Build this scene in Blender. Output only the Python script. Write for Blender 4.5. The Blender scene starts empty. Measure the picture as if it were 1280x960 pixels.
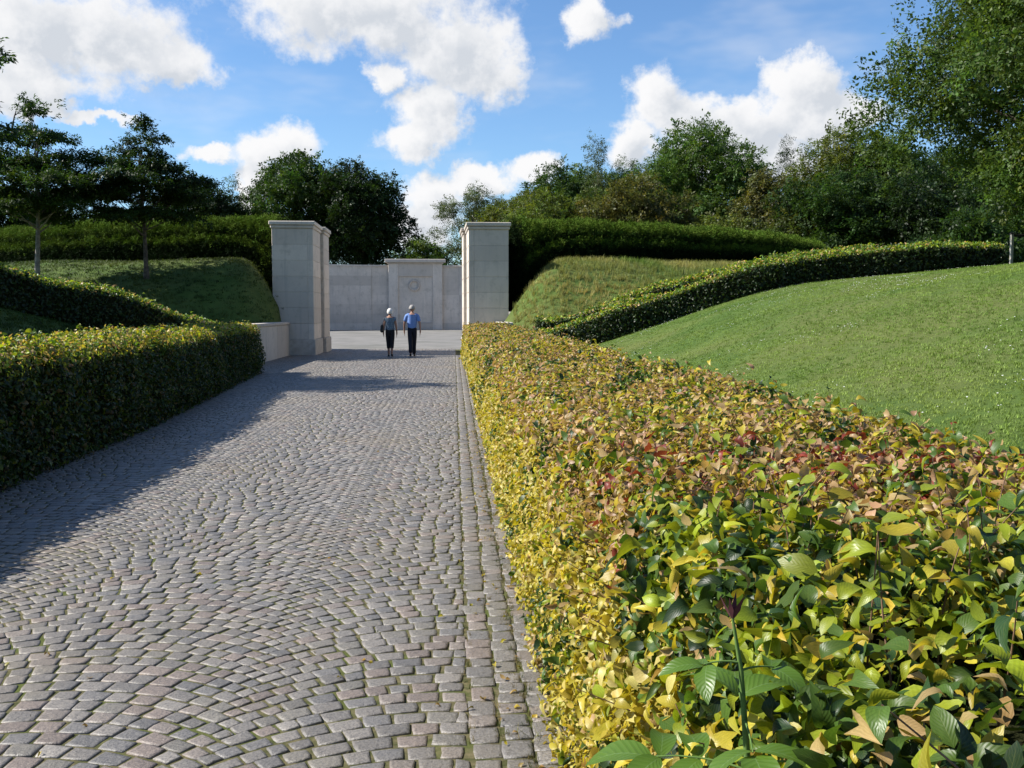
import bpy, bmesh, math, random
import numpy as np
from mathutils import Vector, Matrix

# ------------------------------------------------------------------ camera
scene = bpy.context.scene
COL = scene.collection
cam_data = bpy.data.cameras.new('camera')
cam_data.sensor_width = 36.0
cam_data.lens = 36.0 * 1250.0 / 1280.0
cam_data.clip_start = 0.05
cam_data.clip_end = 6000.0
cam = bpy.data.objects.new('camera', cam_data)
cam.location = (0.0, 0.0, 1.6)
cam.rotation_euler = (math.radians(90 - 4.2), 0.0, math.radians(-3.3))
COL.objects.link(cam)
scene.camera = cam

# ------------------------------------------------------------------ light
SUN_EL, SUN_AZ = 40.0, -86.0          # azimuth clockwise from +Y
EXPOSURE = 1.0
scene.view_settings.view_transform = 'Standard'
scene.view_settings.look = 'None'
scene.view_settings.exposure = EXPOSURE
scene.view_settings.gamma = 1.0
scene.view_settings.use_curve_mapping = False
scene.cycles.max_bounces = 5
scene.cycles.diffuse_bounces = 3
scene.cycles.glossy_bounces = 2
scene.cycles.transmission_bounces = 3
scene.cycles.transparent_max_bounces = 4
scene.cycles.use_denoising = True

e, a = math.radians(SUN_EL), math.radians(SUN_AZ)
to_sun = Vector((math.cos(e) * math.sin(a), math.cos(e) * math.cos(a), math.sin(e)))
sun_data = bpy.data.lights.new('sun', 'SUN')
sun_data.energy = 5.0
sun_data.angle = math.radians(0.53)
sun_data.color = (1.0, 0.955, 0.88)
sun = bpy.data.objects.new('sun', sun_data)
sun.rotation_euler = to_sun.to_track_quat('Z', 'Y').to_euler()
sun.location = (-30, 0, 40)
COL.objects.link(sun)


class NT:
    """tiny helper to write node trees"""
    def __init__(self, tree):
        self.t = tree

    def n(self, typ, inputs=None, **props):
        nd = self.t.nodes.new(typ)
        for k, v in props.items():
            setattr(nd, k, v)
        for k, v in (inputs or {}).items():
            s = nd.inputs[k]
            if isinstance(v, bpy.types.NodeSocket):
                self.t.links.new(v, s)
            else:
                s.default_value = v
        return nd

    def math(self, op, a, b=0.0, c=0.0, clamp=False):
        return self.n('ShaderNodeMath', {0: a, 1: b, 2: c}, operation=op, use_clamp=clamp).outputs[0]

    def vmath(self, op, a, b=(0, 0, 0)):
        return self.n('ShaderNodeVectorMath', {0: a, 1: b}, operation=op)

    def rng(self, v, a, b, c=0.0, d=1.0, smooth=True):
        return self.n('ShaderNodeMapRange', {'Value': v, 'From Min': a, 'From Max': b, 'To Min': c, 'To Max': d},
                      interpolation_type='SMOOTHSTEP' if smooth else 'LINEAR').outputs[0]

    def noise(self, vec, scale, detail=4.0, rough=0.55, out='Fac', **k):
        return self.n('ShaderNodeTexNoise', {'Vector': vec, 'Scale': scale, 'Detail': detail, 'Roughness': rough}, **k).outputs[out]

    def mix(self, fac, a, b, blend='MIX'):
        nd = self.n('ShaderNodeMix', data_type='RGBA', blend_type=blend)
        for k, v in ((0, fac), (6, a), (7, b)):
            if isinstance(v, bpy.types.NodeSocket):
                self.t.links.new(v, nd.inputs[k])
            else:
                nd.inputs[k].default_value = v
        return nd.outputs[2]


def rgb(r, g, b):
    return (r, g, b, 1.0)


# ------------------------------------------------------------------ sky with clouds
SKY_STRENGTH = 0.0505
# cumulus banks in the sky: azimuth, elevation, half width, half height (degrees)
CLOUDS = [(-20.6, 14.3, 8.2, 3.2), (-15.73, 12.83, 3.62, 1.36), (-22.64, 11.46, 5.42, 1.81), (-5.14, 16.24, 8.59, 2.71),
          (-0.1, 14.35, 4.5, 2.3), (1.5, 13.12, 3.39, 1.9), (-1.2, 10.98, 2.49, 2.26), (-2.1, 9.26, 2.71, 1.27),
          (-3.41, 13.04, 1.58, 1.13), (7.54, 15.96, 1.58, 1.58), (-9.58, 8.8, 2.62, 1.6), (-10.25, 7.34, 1.72, 1.72),
          (-11.26, 5.81, 0.72, 1.81), (11.2, 11.6, 1.9, 2.3), (10.04, 9.23, 1.81, 2.03), (13.12, 10.44, 3.16, 1.81),
          (19.29, 12.1, 3.0, 2.1), (19.11, 10.4, 4.97, 1.9), (21.78, 10.54, 2.49, 0.99), (16.16, 9.91, 3.62, 1.81),
          (17.05, 8.19, 7.68, 1.81), (1.49, 7.33, 2.71, 1.08), (3.98, 7.9, 2.03, 1.18), (-1.22, 6.43, 2.71, 1.58),
          (-1.91, 4.87, 2.71, 1.81), (-19.33, 9.99, 2.71, 0.45), (-21.21, 10.44, 2.71, 0.63), (-6.58, 6.13, 2.26, 1.36),
          (-12.97, 8.51, 2.03, 0.72)]


def cloud_group():
    g = bpy.data.node_groups.new('cloud_field', 'ShaderNodeTree')
    g.interface.new_socket('Angles', in_out='INPUT', socket_type='NodeSocketVector')
    g.interface.new_socket('Distance', in_out='OUTPUT', socket_type='NodeSocketFloat')
    t = NT(g)
    gi = t.n('NodeGroupInput').outputs[0]
    cur = None
    for az, el, rx, ry in CLOUDS:
        m = t.n('ShaderNodeMapping', {'Vector': gi, 'Location': (-az / rx, -el / ry, 0), 'Scale': (1 / rx, 1 / ry, 0)}, vector_type='POINT')
        d = t.vmath('LENGTH', m.outputs[0]).outputs['Value']
        cur = d if cur is None else t.math('SMOOTH_MIN', cur, d, 0.25)
    go = t.n('NodeGroupOutput')
    g.links.new(cur, go.inputs[0])
    return g


world = bpy.data.worlds.new('World')
scene.world = world
world.use_nodes = True
world.node_tree.nodes.clear()
w = NT(world.node_tree)
geo = w.n('ShaderNodeTexCoord').outputs['Generated']
sky = w.n('ShaderNodeTexSky', sky_type='NISHITA', sun_disc=False, sun_elevation=e, sun_rotation=a,
          altitude=0.0, air_density=1.0, dust_density=0.1, ozone_density=1.5).outputs[0]
sep = w.n('ShaderNodeSeparateXYZ', {0: geo})
az = w.math('MULTIPLY', w.math('ARCTAN2', sep.outputs[0], sep.outputs[1]), 57.2958)
el = w.math('MULTIPLY', w.math('ARCSINE', sep.outputs[2]), 57.2958)
ang = w.n('ShaderNodeCombineXYZ', {0: az, 1: el, 2: 0.0}).outputs[0]
warp_a = w.noise(ang, 0.22, 2.0, 0.5, 'Color')
warp_b = w.noise(ang, 0.75, 5.0, 0.62, 'Color')


def warp_add(v, nz, amp):
    c = w.vmath('SUBTRACT', nz, (0.5, 0.5, 0.5)).outputs[0]
    c = w.vmath('MULTIPLY', c, (amp, amp * 0.8, 0)).outputs[0]
    return w.vmath('ADD', v, c).outputs[0]


wang = warp_add(warp_add(ang, warp_a, 2.6), warp_b, 2.3)
grp = cloud_group()
dist = w.n('ShaderNodeGroup', {'Angles': wang}, node_tree=grp).outputs[0]
shifted = w.vmath('ADD', wang, (-0.9, 1.0, 0)).outputs[0]
dist_s = w.n('ShaderNodeGroup', {'Angles': shifted}, node_tree=grp).outputs[0]
# the same kind of broken cumulus goes on all round the sky
gen = w.noise(w.vmath('MULTIPLY', geo, (1, 1, 2.6)).outputs[0], 3.2, 6.0, 0.58)
gen_d = w.math('ADD', w.rng(gen, 0.42, 0.68, 1.5, 0.4, smooth=False), w.rng(el, 18.0, 34.0, 0.0, 1.5))
off = w.vmath('LENGTH', w.vmath('MULTIPLY', w.vmath('SUBTRACT', ang, (2.6, 4.0, 0)).outputs[0], (1 / 36.0, 1 / 20.0, 0)).outputs[0]).outputs['Value']
outside = w.rng(off, 0.9, 1.35)
dist = w.n('ShaderNodeMix', {0: outside, 2: dist, 3: gen_d}).outputs[0]
dist_s = w.n('ShaderNodeMix', {0: outside, 2: dist_s, 3: gen_d}).outputs[0]
fbm = w.noise(ang, 0.42, 7.0, 0.64)
frayed = w.math('ADD', dist, w.math('MULTIPLY', w.math('SUBTRACT', fbm, 0.5), 1.3))
cover = w.rng(frayed, 1.02, 0.50)
thick = w.rng(dist_s, 1.05, 0.10)
fine = w.noise(ang, 0.55, 5.0, 0.6)
thick = w.math('MULTIPLY', thick, w.rng(fine, 0.30, 0.62, 0.35, 1.15))
cl_col = w.mix(thick, rgb(9.6, 9.6, 9.7), rgb(6.5, 6.9, 7.5))
veil = w.math('MULTIPLY', w.rng(w.noise(w.vmath('MULTIPLY', ang, (0.5, 1.4, 1)).outputs[0], 0.16, 4.0, 0.6), 0.45, 0.75), 0.28)
cover = w.math('MAXIMUM', cover, veil)
hs = w.mix(1.0, sky, rgb(1.04, 1.34, 1.66), 'MULTIPLY')
skycol = w.mix(cover, hs, cl_col)
bg = w.n('ShaderNodeBackground', {'Color': skycol, 'Strength': SKY_STRENGTH})
wo = w.n('ShaderNodeOutputWorld', {'Surface': bg.outputs[0]})
world.cycles.sampling_method = 'MANUAL'
world.cycles.sample_map_resolution = 512

# ------------------------------------------------------------------ helpers
RNG = np.random.default_rng(11)
random.seed(5)


def tag(o, label=None, cat=None, group=None, kind=None):
    for k, v in (('label', label), ('category', cat), ('group', group), ('kind', kind)):
        if v:
            o[k] = v
    return o


def empty(name, loc, rz=0.0):
    o = bpy.data.objects.new(name, None)
    o.location = loc
    o.rotation_euler = (0, 0, rz)
    o.empty_display_size = 0.2
    COL.objects.link(o)
    return o


def link(name, me, parent=None, loc=None):
    o = bpy.data.objects.new(name, me)
    if loc is not None:
        o.location = loc
    COL.objects.link(o)
    if parent is not None:
        o.parent = parent
    return o


def mesh_np(name, verts, faces, mat=None, smooth=False):
    """faces: (n,3) or (n,4) int array, or a list of such arrays"""
    me = bpy.data.meshes.new(name)
    verts = np.asarray(verts, dtype=np.float32)
    if not isinstance(faces, (list, tuple)):
        faces = [faces]
    faces = [np.asarray(f, dtype=np.int32) for f in faces if len(f)]
    nl = sum(f.size for f in faces)
    nf = sum(len(f) for f in faces)
    me.vertices.add(len(verts))
    me.vertices.foreach_set('co', verts.ravel())
    me.loops.add(nl)
    me.loops.foreach_set('vertex_index', np.concatenate([f.ravel() for f in faces]))
    me.polygons.add(nf)
    tot = np.concatenate([np.full(len(f), f.shape[1], dtype=np.int32) for f in faces])
    st = np.concatenate([[0], np.cumsum(tot)[:-1]]).astype(np.int32)
    me.polygons.foreach_set('loop_start', st)
    me.polygons.foreach_set('loop_total', tot)
    if smooth:
        me.polygons.foreach_set('use_smooth', np.ones(nf, dtype=bool))
    me.update(calc_edges=True)
    if mat:
        me.materials.append(mat)
    return me


def bm_mesh(name, bm, mat=None, smooth=False):
    me = bpy.data.meshes.new(name)
    bmesh.ops.recalc_face_normals(bm, faces=bm.faces)
    bm.to_mesh(me)
    bm.free()
    if mat:
        me.materials.append(mat)
    if smooth:
        me.polygons.foreach_set('use_smooth', np.ones(len(me.polygons), dtype=bool))
    return me


def bm_box(bm, x0, x1, y0, y1, z0, z1, bevel=0.0):
    r = bmesh.ops.create_cube(bm, size=1.0)
    for v in r['verts']:
        v.co = Vector(((x0 + x1) / 2 + v.co.x * (x1 - x0), (y0 + y1) / 2 + v.co.y * (y1 - y0), (z0 + z1) / 2 + v.co.z * (z1 - z0)))
    if bevel > 0:
        es = list({ed for v in r['verts'] for ed in v.link_edges})
        bmesh.ops.bevel(bm, geom=es, offset=bevel, segments=1, affect='EDGES')


def box_mesh(name, x0, x1, y0, y1, z0, z1, mat, bevel=0.012):
    bm = bmesh.new()
    bm_box(bm, x0, x1, y0, y1, z0, z1, bevel)
    return bm_mesh(name, bm, mat)


def tubes(paths, sides=6):
    """paths: list of (points (n,3), radii (n)) -> verts, quads"""
    V, Q, off = [], [], 0
    for P, R in paths:
        P = np.asarray(P, float)
        R = np.asarray(R, float)
        n = len(P)
        T = np.gradient(P, axis=0)
        T /= np.linalg.norm(T, axis=1)[:, None] + 1e-9
        ref = np.tile([0.0, 0.0, 1.0], (n, 1))
        ref[np.abs(T[:, 2]) > 0.9] = [1.0, 0.0, 0.0]
        A = np.cross(T, ref)
        A /= np.linalg.norm(A, axis=1)[:, None] + 1e-9
        for i in range(1, n):
            if A[i] @ A[i - 1] < 0:
                A[i] = -A[i]
        B = np.cross(T, A)
        th = np.linspace(0, 2 * np.pi, sides, endpoint=False)
        ring = P[:, None, :] + R[:, None, None] * (np.cos(th)[None, :, None] * A[:, None, :] + np.sin(th)[None, :, None] * B[:, None, :])
        V.append(ring.reshape(-1, 3))
        i = np.arange(n - 1)[:, None] * sides
        j = np.arange(sides)[None, :]
        k = (j + 1) % sides
        Q.append((np.stack([i + j, i + k, i + sides + k, i + sides + j], -1).reshape(-1, 4)) + off)
        off += n * sides
    return np.concatenate(V), np.concatenate(Q)


def unit(v):
    return v / (np.linalg.norm(v, axis=-1, keepdims=True) + 1e-9)


def eulers(normal, tip):
    """euler angles that take local Z to normal and local Y near tip"""
    z = unit(normal)
    y = unit(tip - (tip * z).sum(-1, keepdims=True) * z)
    x = np.cross(y, z)
    ey = -np.arcsin(np.clip(x[:, 2], -1, 1))
    ex = np.arctan2(y[:, 2], z[:, 2])
    ez = np.arctan2(x[:, 1], x[:, 0])
    return np.stack([ex, ey, ez], -1)


def smooth01(t):
    t = np.clip(t, 0, 1)
    return t * t * (3 - 2 * t)


def vnoise(p, seed=0):
    """cheap smooth pseudo noise in about -1..1 from a sum of sines; p (n,3)"""
    r = np.random.default_rng(seed)
    out = np.zeros(len(p))
    for k in range(7):
        d = r.normal(size=3)
        d /= np.linalg.norm(d)
        f = r.uniform(0.6, 2.0)
        out += np.sin((p @ d) * f * 2.2 + r.uniform(0, 6.28) + 1.3 * np.sin((p @ np.roll(d, 1)) * f * 1.7))
    return out / 3.2


GN_CACHE = {}


def gn_instancer(coll):
    if coll.name in GN_CACHE:
        return GN_CACHE[coll.name]
    g = bpy.data.node_groups.new('scatter_' + coll.name, 'GeometryNodeTree')
    g.interface.new_socket('Geometry', in_out='INPUT', socket_type='NodeSocketGeometry')
    g.interface.new_socket('Geometry', in_out='OUTPUT', socket_type='NodeSocketGeometry')
    t = NT(g)
    gi = t.n('NodeGroupInput')

    def named(nm, typ):
        nd = t.n('GeometryNodeInputNamedAttribute', data_type=typ)
        nd.inputs['Name'].default_value = nm
        return nd.outputs['Attribute']
    ci = t.n('GeometryNodeCollectionInfo', transform_space='ORIGINAL')
    ci.inputs['Collection'].default_value = coll
    ci.inputs['Separate Children'].default_value = True
    ci.inputs['Reset Children'].default_value = True
    rot = t.n('FunctionNodeEulerToRotation', {0: named('rot', 'FLOAT_VECTOR')}).outputs[0]
    iop = t.n('GeometryNodeInstanceOnPoints', {'Points': gi.outputs[0], 'Instance': ci.outputs[0], 'Pick Instance': True,
                                               'Instance Index': named('pick', 'INT'), 'Rotation': rot, 'Scale': named('scl', 'FLOAT')})
    go = t.n('NodeGroupOutput', {0: iop.outputs[0]})
    GN_CACHE[coll.name] = g
    return g


def scatter(name, pts, rot, scl, col, coll, parent=None, mats=None):
    """one object whose many small pieces are instances of the meshes in coll"""
    n = len(pts)
    me = bpy.data.meshes.new(name)
    me.vertices.add(n)
    me.vertices.foreach_set('co', np.asarray(pts, dtype=np.float32).ravel())
    a1 = me.attributes.new('rot', 'FLOAT_VECTOR', 'POINT')
    a1.data.foreach_set('vector', np.asarray(rot, dtype=np.float32).ravel())
    a2 = me.attributes.new('scl', 'FLOAT', 'POINT')
    a2.data.foreach_set('value', np.asarray(scl, dtype=np.float32))
    a3 = me.attributes.new('pick', 'INT', 'POINT')
    a3.data.foreach_set('value', RNG.integers(0, len(coll.objects), n).astype(np.int32))
    a4 = me.attributes.new('col', 'FLOAT_COLOR', 'POINT')
    c4 = np.ones((n, 4), dtype=np.float32)
    c4[:, :3] = np.clip(np.asarray(col) * 0.54, 0.001, 0.9)
    a4.data.foreach_set('color', c4.ravel())
    o = link(name, me, parent)
    m = o.modifiers.new('scatter', 'NODES')
    m.node_group = gn_instancer(coll)
    return o


def proto_coll(name, meshes):
    c = bpy.data.collections.new(name)
    for i, me in enumerate(meshes):
        o = bpy.data.objects.new('%s_%02d' % (name, i), me)
        c.objects.link(o)
    return c


# ------------------------------------------------------------------ materials
def new_mat(name):
    m = bpy.data.materials.new(name)
    m.use_nodes = True
    m.node_tree.nodes.clear()
    return m, NT(m.node_tree)


def finish(t, shader):
    t.n('ShaderNodeOutputMaterial', {'Surface': shader})


def leaf_mat(name, source='INSTANCER', translucent=0.35, rough=0.42, spec=0.35, veins=False):
    m, t = new_mat(name)
    if source == 'INSTANCER':
        col = t.n('ShaderNodeAttribute', attribute_name='col', attribute_type='INSTANCER').outputs['Color']
    else:
        col = t.n('ShaderNodeObjectInfo').outputs['Color']
    normal = None
    if veins:
        uv = t.n('ShaderNodeUVMap').outputs[0]
        s = t.n('ShaderNodeSeparateXYZ', {0: uv})
        au = t.math('ABSOLUTE', s.outputs[0])
        ph = t.math('SUBTRACT', s.outputs[1], t.math('MULTIPLY', au, 0.35))
        wv = t.math('SINE', t.math('MULTIPLY', ph, 56.0))
        mid = t.rng(au, 0.0, 0.06, 1.0, 0.0)
        vein = t.math('MAXIMUM', t.math('MULTIPLY', t.rng(wv, 0.75, 1.0), 0.5), mid)
        mott = t.noise(uv, 5.0, 4.0, 0.6)
        col = t.mix(t.math('MULTIPLY', vein, 0.30), col, t.mix(0.35, col, rgb(0.45, 0.44, 0.12)))
        col = t.mix(0.55, col, t.mix(t.rng(mott, 0.3, 0.7), t.mix(1.0, col, rgb(0.50, 0.52, 0.40), 'MULTIPLY'), col))
        normal = t.n('ShaderNodeBump', {'Strength': 0.10, 'Distance': 0.002, 'Height': t.math('ADD', wv, t.math('MULTIPLY', mid, -1.5))}).outputs[0]
    p = t.n('ShaderNodeBsdfPrincipled', {'Base Color': col, 'Roughness': rough, 'Specular IOR Level': spec})
    tr_col = t.mix(1.0, col, rgb(1.25, 1.2, 0.6), 'MULTIPLY')
    tr = t.n('ShaderNodeBsdfTranslucent', {'Color': tr_col})
    if normal is not None:
        t.t.links.new(normal, p.inputs['Normal'])
    mx = t.n('ShaderNodeMixShader', {0: translucent, 1: p.outputs[0], 2: tr.outputs[0]})
    finish(t, mx.outputs[0])
    return m


M = {}
M['leaf'] = leaf_mat('beech_leaf', veins=True, translucent=0.38, rough=0.42, spec=0.36)
M['leaf_single'] = leaf_mat('beech_leaf_large', source='OBJECT', veins=True, rough=0.38, spec=0.38, translucent=0.38)
M['leaf_far'] = leaf_mat('tree_leaf', translucent=0.42, rough=0.5, spec=0.25)
M['needle'] = leaf_mat('yew_needle', translucent=0.12, rough=0.7, spec=0.04)
M['blade'] = leaf_mat('grass_blade', translucent=0.3, rough=0.55, spec=0.2)


def plain_mat(name, c1, c2, scale, rough=0.85, bump=0.3, dist=0.01, detail=6.0, coords='Object', spec=0.3, c3=None, s3=1.0):
    m, t = new_mat(name)
    v = t.n('ShaderNodeTexCoord').outputs[coords]
    nz = t.noise(v, scale, detail, 0.6)
    col = t.mix(t.rng(nz, 0.3, 0.7), rgb(*c1), rgb(*c2))
    if c3:
        n3 = t.noise(v, s3, 4.0, 0.55)
        col = t.mix(t.rng(n3, 0.48, 0.68), col, rgb(*c3))
    p = t.n('ShaderNodeBsdfPrincipled', {'Base Color': col, 'Roughness': rough, 'Specular IOR Level': spec})
    if bump:
        b = t.n('ShaderNodeBump', {'Strength': bump, 'Distance': dist, 'Height': nz})
        t.t.links.new(b.outputs[0], p.inputs['Normal'])
    finish(t, p.outputs[0])
    return m


def limestone(name):
    m, t = new_mat(name)
    v = t.n('ShaderNodeTexCoord').outputs['Object']
    info = t.n('ShaderNodeObjectInfo').outputs['Random']
    big = t.noise(v, 0.9, 5.0, 0.6)
    fine_n = t.noise(v, 34.0, 5.0, 0.65)
    streak = t.noise(t.vmath('MULTIPLY', v, (3.5, 3.5, 0.35)).outputs[0], 1.6, 4.0, 0.6)
    col = t.mix(t.rng(big, 0.3, 0.7), rgb(0.56, 0.495, 0.42), rgb(0.66, 0.585, 0.50))
    col = t.mix(t.rng(info, 0.0, 1.0, 0.0, 0.6), col, rgb(0.42, 0.37, 0.315))
    col = t.mix(t.math('MULTIPLY', t.rng(streak, 0.50, 0.74), 0.5), col, rgb(0.36, 0.335, 0.30))
    col = t.mix(t.math('MULTIPLY', t.rng(fine_n, 0.45, 0.75), 0.25), col, rgb(0.43, 0.39, 0.35))
    blot = t.noise(v, 2.6, 6.0, 0.7)
    col = t.mix(t.math('MULTIPLY', t.rng(blot, 0.50, 0.68), 0.45), col, rgb(0.34, 0.31, 0.255))
    p = t.n('ShaderNodeBsdfPrincipled', {'Base Color': col, 'Roughness': 0.8, 'Specular IOR Level': 0.25})
    b = t.n('ShaderNodeBump', {'Strength': 0.25, 'Distance': 0.006, 'Height': fine_n})
    t.t.links.new(b.outputs[0], p.inputs['Normal'])
    finish(t, p.outputs[0])
    return m


M['stone'] = limestone('limestone')
M['plinth'] = plain_mat('plinth_stone', (0.36, 0.325, 0.28), (0.47, 0.43, 0.375), 6.0, bump=0.3)
M['bark'] = plain_mat('bark', (0.035, 0.028, 0.022), (0.11, 0.09, 0.07), 9.0, bump=0.8, dist=0.03)
M['bark_light'] = plain_mat('pale_bark', (0.12, 0.11, 0.095), (0.24, 0.22, 0.19), 9.0, bump=0.6, dist=0.02)
M['twig'] = plain_mat('twig_bark', (0.10, 0.055, 0.03), (0.22, 0.13, 0.08), 40.0, bump=0.3, dist=0.002)
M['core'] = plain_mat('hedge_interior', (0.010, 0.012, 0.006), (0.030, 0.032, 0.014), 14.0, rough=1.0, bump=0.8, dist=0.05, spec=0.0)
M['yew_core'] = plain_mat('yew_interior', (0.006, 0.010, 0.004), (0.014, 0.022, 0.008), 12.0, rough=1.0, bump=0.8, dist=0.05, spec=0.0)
M['lawn'] = None


def sett_mat(name):
    m, t = new_mat(name)
    tint = t.n('ShaderNodeAttribute', attribute_name='tint', attribute_type='GEOMETRY').outputs['Color']
    v = t.n('ShaderNodeTexCoord').outputs['Object']
    sp = t.noise(v, 95.0, 4.0, 0.8)
    md = t.noise(v, 38.0, 5.0, 0.65)
    lg = t.noise(v, 0.55, 4.0, 0.6)
    col = t.mix(t.rng(sp, 0.42, 0.62, 0.0, 0.85), tint, t.mix(1.0, tint, rgb(0.45, 0.45, 0.48), 'MULTIPLY'))
    col = t.mix(t.rng(md, 0.5, 0.75, 0.0, 0.45), col, t.mix(1.0, tint, rgb(1.35, 1.32, 1.28), 'MULTIPLY'))
    dirt = t.math('MULTIPLY', t.rng(lg, 0.48, 0.70), 0.6)
    col = t.mix(dirt, col, rgb(0.17, 0.14, 0.10))
    p = t.n('ShaderNodeBsdfPrincipled', {'Base Color': col, 'Roughness': 0.5, 'Specular IOR Level': 0.7})
    h = t.math('ADD', md, t.math('MULTIPLY', sp, 0.35))
    b = t.n('ShaderNodeBump', {'Strength': 0.7, 'Distance': 0.009, 'Height': h})
    t.t.links.new(b.outputs[0], p.inputs['Normal'])
    finish(t, p.outputs[0])
    return m


M['sett'] = sett_mat('granite_sett')
M['joint'] = plain_mat('joint_soil', (0.045, 0.052, 0.018), (0.13, 0.11, 0.06), 26.0, rough=1.0, bump=0.7, dist=0.01, c3=(0.07, 0.085, 0.022), s3=3.0, spec=0.1)
M['plaza'] = plain_mat('plaza_paving', (0.15, 0.145, 0.135), (0.21, 0.20, 0.185), 0.9, bump=0.3, c3=(0.12, 0.12, 0.105), s3=0.35)


def lawn_mat():
    m, t = new_mat('mown_grass')
    v = t.n('ShaderNodeTexCoord').outputs['Object']
    n1 = t.noise(v, 0.22, 5.0, 0.6)
    n2 = t.noise(v, 1.7, 5.0, 0.65)
    n3 = t.noise(v, 55.0, 4.0, 0.7)
    n4 = t.noise(v, 0.5, 3.0, 0.5)
    col = t.mix(t.rng(n2, 0.32, 0.7), rgb(0.052, 0.096, 0.017), rgb(0.087, 0.137, 0.027))
    col = t.mix(t.math('MULTIPLY', t.rng(n1, 0.40, 0.64), 0.5), col, rgb(0.151, 0.142, 0.052))
    mow = t.noise(t.vmath('MULTIPLY', v, (0.25, 1.6, 0.25)).outputs[0], 1.1, 4.0, 0.6)
    col = t.mix(t.math('MULTIPLY', t.rng(mow, 0.48, 0.70), 0.45), col, rgb(0.150, 0.165, 0.050))
    col = t.mix(t.math('MULTIPLY', t.rng(n3, 0.35, 0.7), 0.5), col, rgb(0.036, 0.069, 0.011))
    col = t.mix(t.math('MULTIPLY', t.rng(n4, 0.55, 0.75), 0.4), col, rgb(0.045, 0.094, 0.019))
    p = t.n('ShaderNodeBsdfPrincipled', {'Base Color': col, 'Roughness': 0.9, 'Specular IOR Level': 0.15})
    hgt = t.math('ADD', t.math('MULTIPLY', n2, 0.6), n3)
    b = t.n('ShaderNodeBump', {'Strength': 0.8, 'Distance': 0.03, 'Height': hgt})
    t.t.links.new(b.outputs[0], p.inputs['Normal'])
    finish(t, p.outputs[0])
    return m


M['lawn'] = lawn_mat()

# ------------------------------------------------------------------ terrain
CX, CY = -2.77, 62.5                    # middle of the round court
GX, GY, GROT = -2.25, 36.4, math.radians(1.15)


def height(x, y):
    x = np.asarray(x, float)
    y = np.asarray(y, float)
    r = np.hypot(x - CX, y - CY)
    dr = np.maximum(0, x - 2.0)
    dl = np.maximum(0, -5.6 - x)
    L = 2.9 * (1 - np.exp(-(dr / 6.0) ** 1.5)) + 2.9 * (1 - np.exp(-(dl / 5.8) ** 1.4))
    far = smooth01((y - 90) / 60.0)
    L = L * (1 - far) + 1.0 * far
    bank = smooth01((32.0 - r) / 6.2)
    edge_l = np.where(y > 36.2, -6.4, -6.05)
    edge_r = np.where(y > 36.2, 2.1, 1.75)
    out = np.maximum(np.maximum(edge_l - x, x - edge_r), 0)
    inside = (x > edge_l) & (x < edge_r) & (y < 44)
    g = np.where(y < 48, np.where(x > -2, smooth01((out + 1.3) / 3.3), smooth01((out + 1.0) / 2.4)), 1.0)
    h = L + (3.45 - L) * bank * g
    h = h + 0.05 * np.sin(x * 0.9 + 0.4 * y) * np.sin(y * 0.7) * smooth01(out / 2.0)
    h = np.where(inside & (y < 44), -0.08, h)
    h = np.where(r < 21.6, -0.08, h)
    return h


def axis(core0, core1, step, lo, hi):
    c = list(np.arange(core0, core1 + 1e-6, step))
    s, p = step, core1
    while p < hi:
        s *= 1.25
        p += s
        c.append(p)
    s, p = step, core0
    while p > lo:
        s *= 1.25
        p -= s
        c.insert(0, p)
    return np.array(c)


ax_x = axis(-34, 30, 0.25, -1800, 1800)
ax_y = axis(-4, 92, 0.3, -400, 3500)
gx, gy = np.meshgrid(ax_x, ax_y)
gz = height(gx, gy)
nx, ny = len(ax_x), len(ax_y)
idx = np.arange(nx * ny).reshape(ny, nx)
quads = np.stack([idx[:-1, :-1], idx[:-1, 1:], idx[1:, 1:], idx[1:, :-1]], -1).reshape(-1, 4)
ground = link('lawn', mesh_np('lawn', np.stack([gx, gy, gz], -1).reshape(-1, 3), quads, M['lawn'], smooth=True))
tag(ground, 'mown green lawn rising in banks on both sides of the path', kind='structure')

# ------------------------------------------------------------------ plaza and path
bm = bmesh.new()
bmesh.ops.create_circle(bm, cap_ends=True, segments=96, radius=21.45)
plaza = link('plaza', bm_mesh('plaza', bm, M['plaza']), loc=(CX, CY, -0.004))
tag(plaza, 'pale stone floor of the round court beyond the gate', kind='structure')


def path_left(y):
    return np.interp(y, [-5, 12, 26, 26.6, 36.3, 36.6, 44], [-4.35, -4.35, -5.1, -5.95, -5.95, -5.2, -5.2])


py = np.linspace(-3, 41.6, 90)
pv = np.concatenate([np.stack([path_left(py), py, np.full_like(py, -0.0055)], -1),
                     np.stack([np.full_like(py, 0.62), py, np.full_like(py, -0.0055)], -1)])
k = np.arange(89)
pq = np.stack([k, k + 90, k + 91, k + 1], -1)
path = link('path', mesh_np('path', pv, pq, M['joint']))
tag(path, 'path of granite setts laid in arcs leading to the gate', kind='structure')

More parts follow.
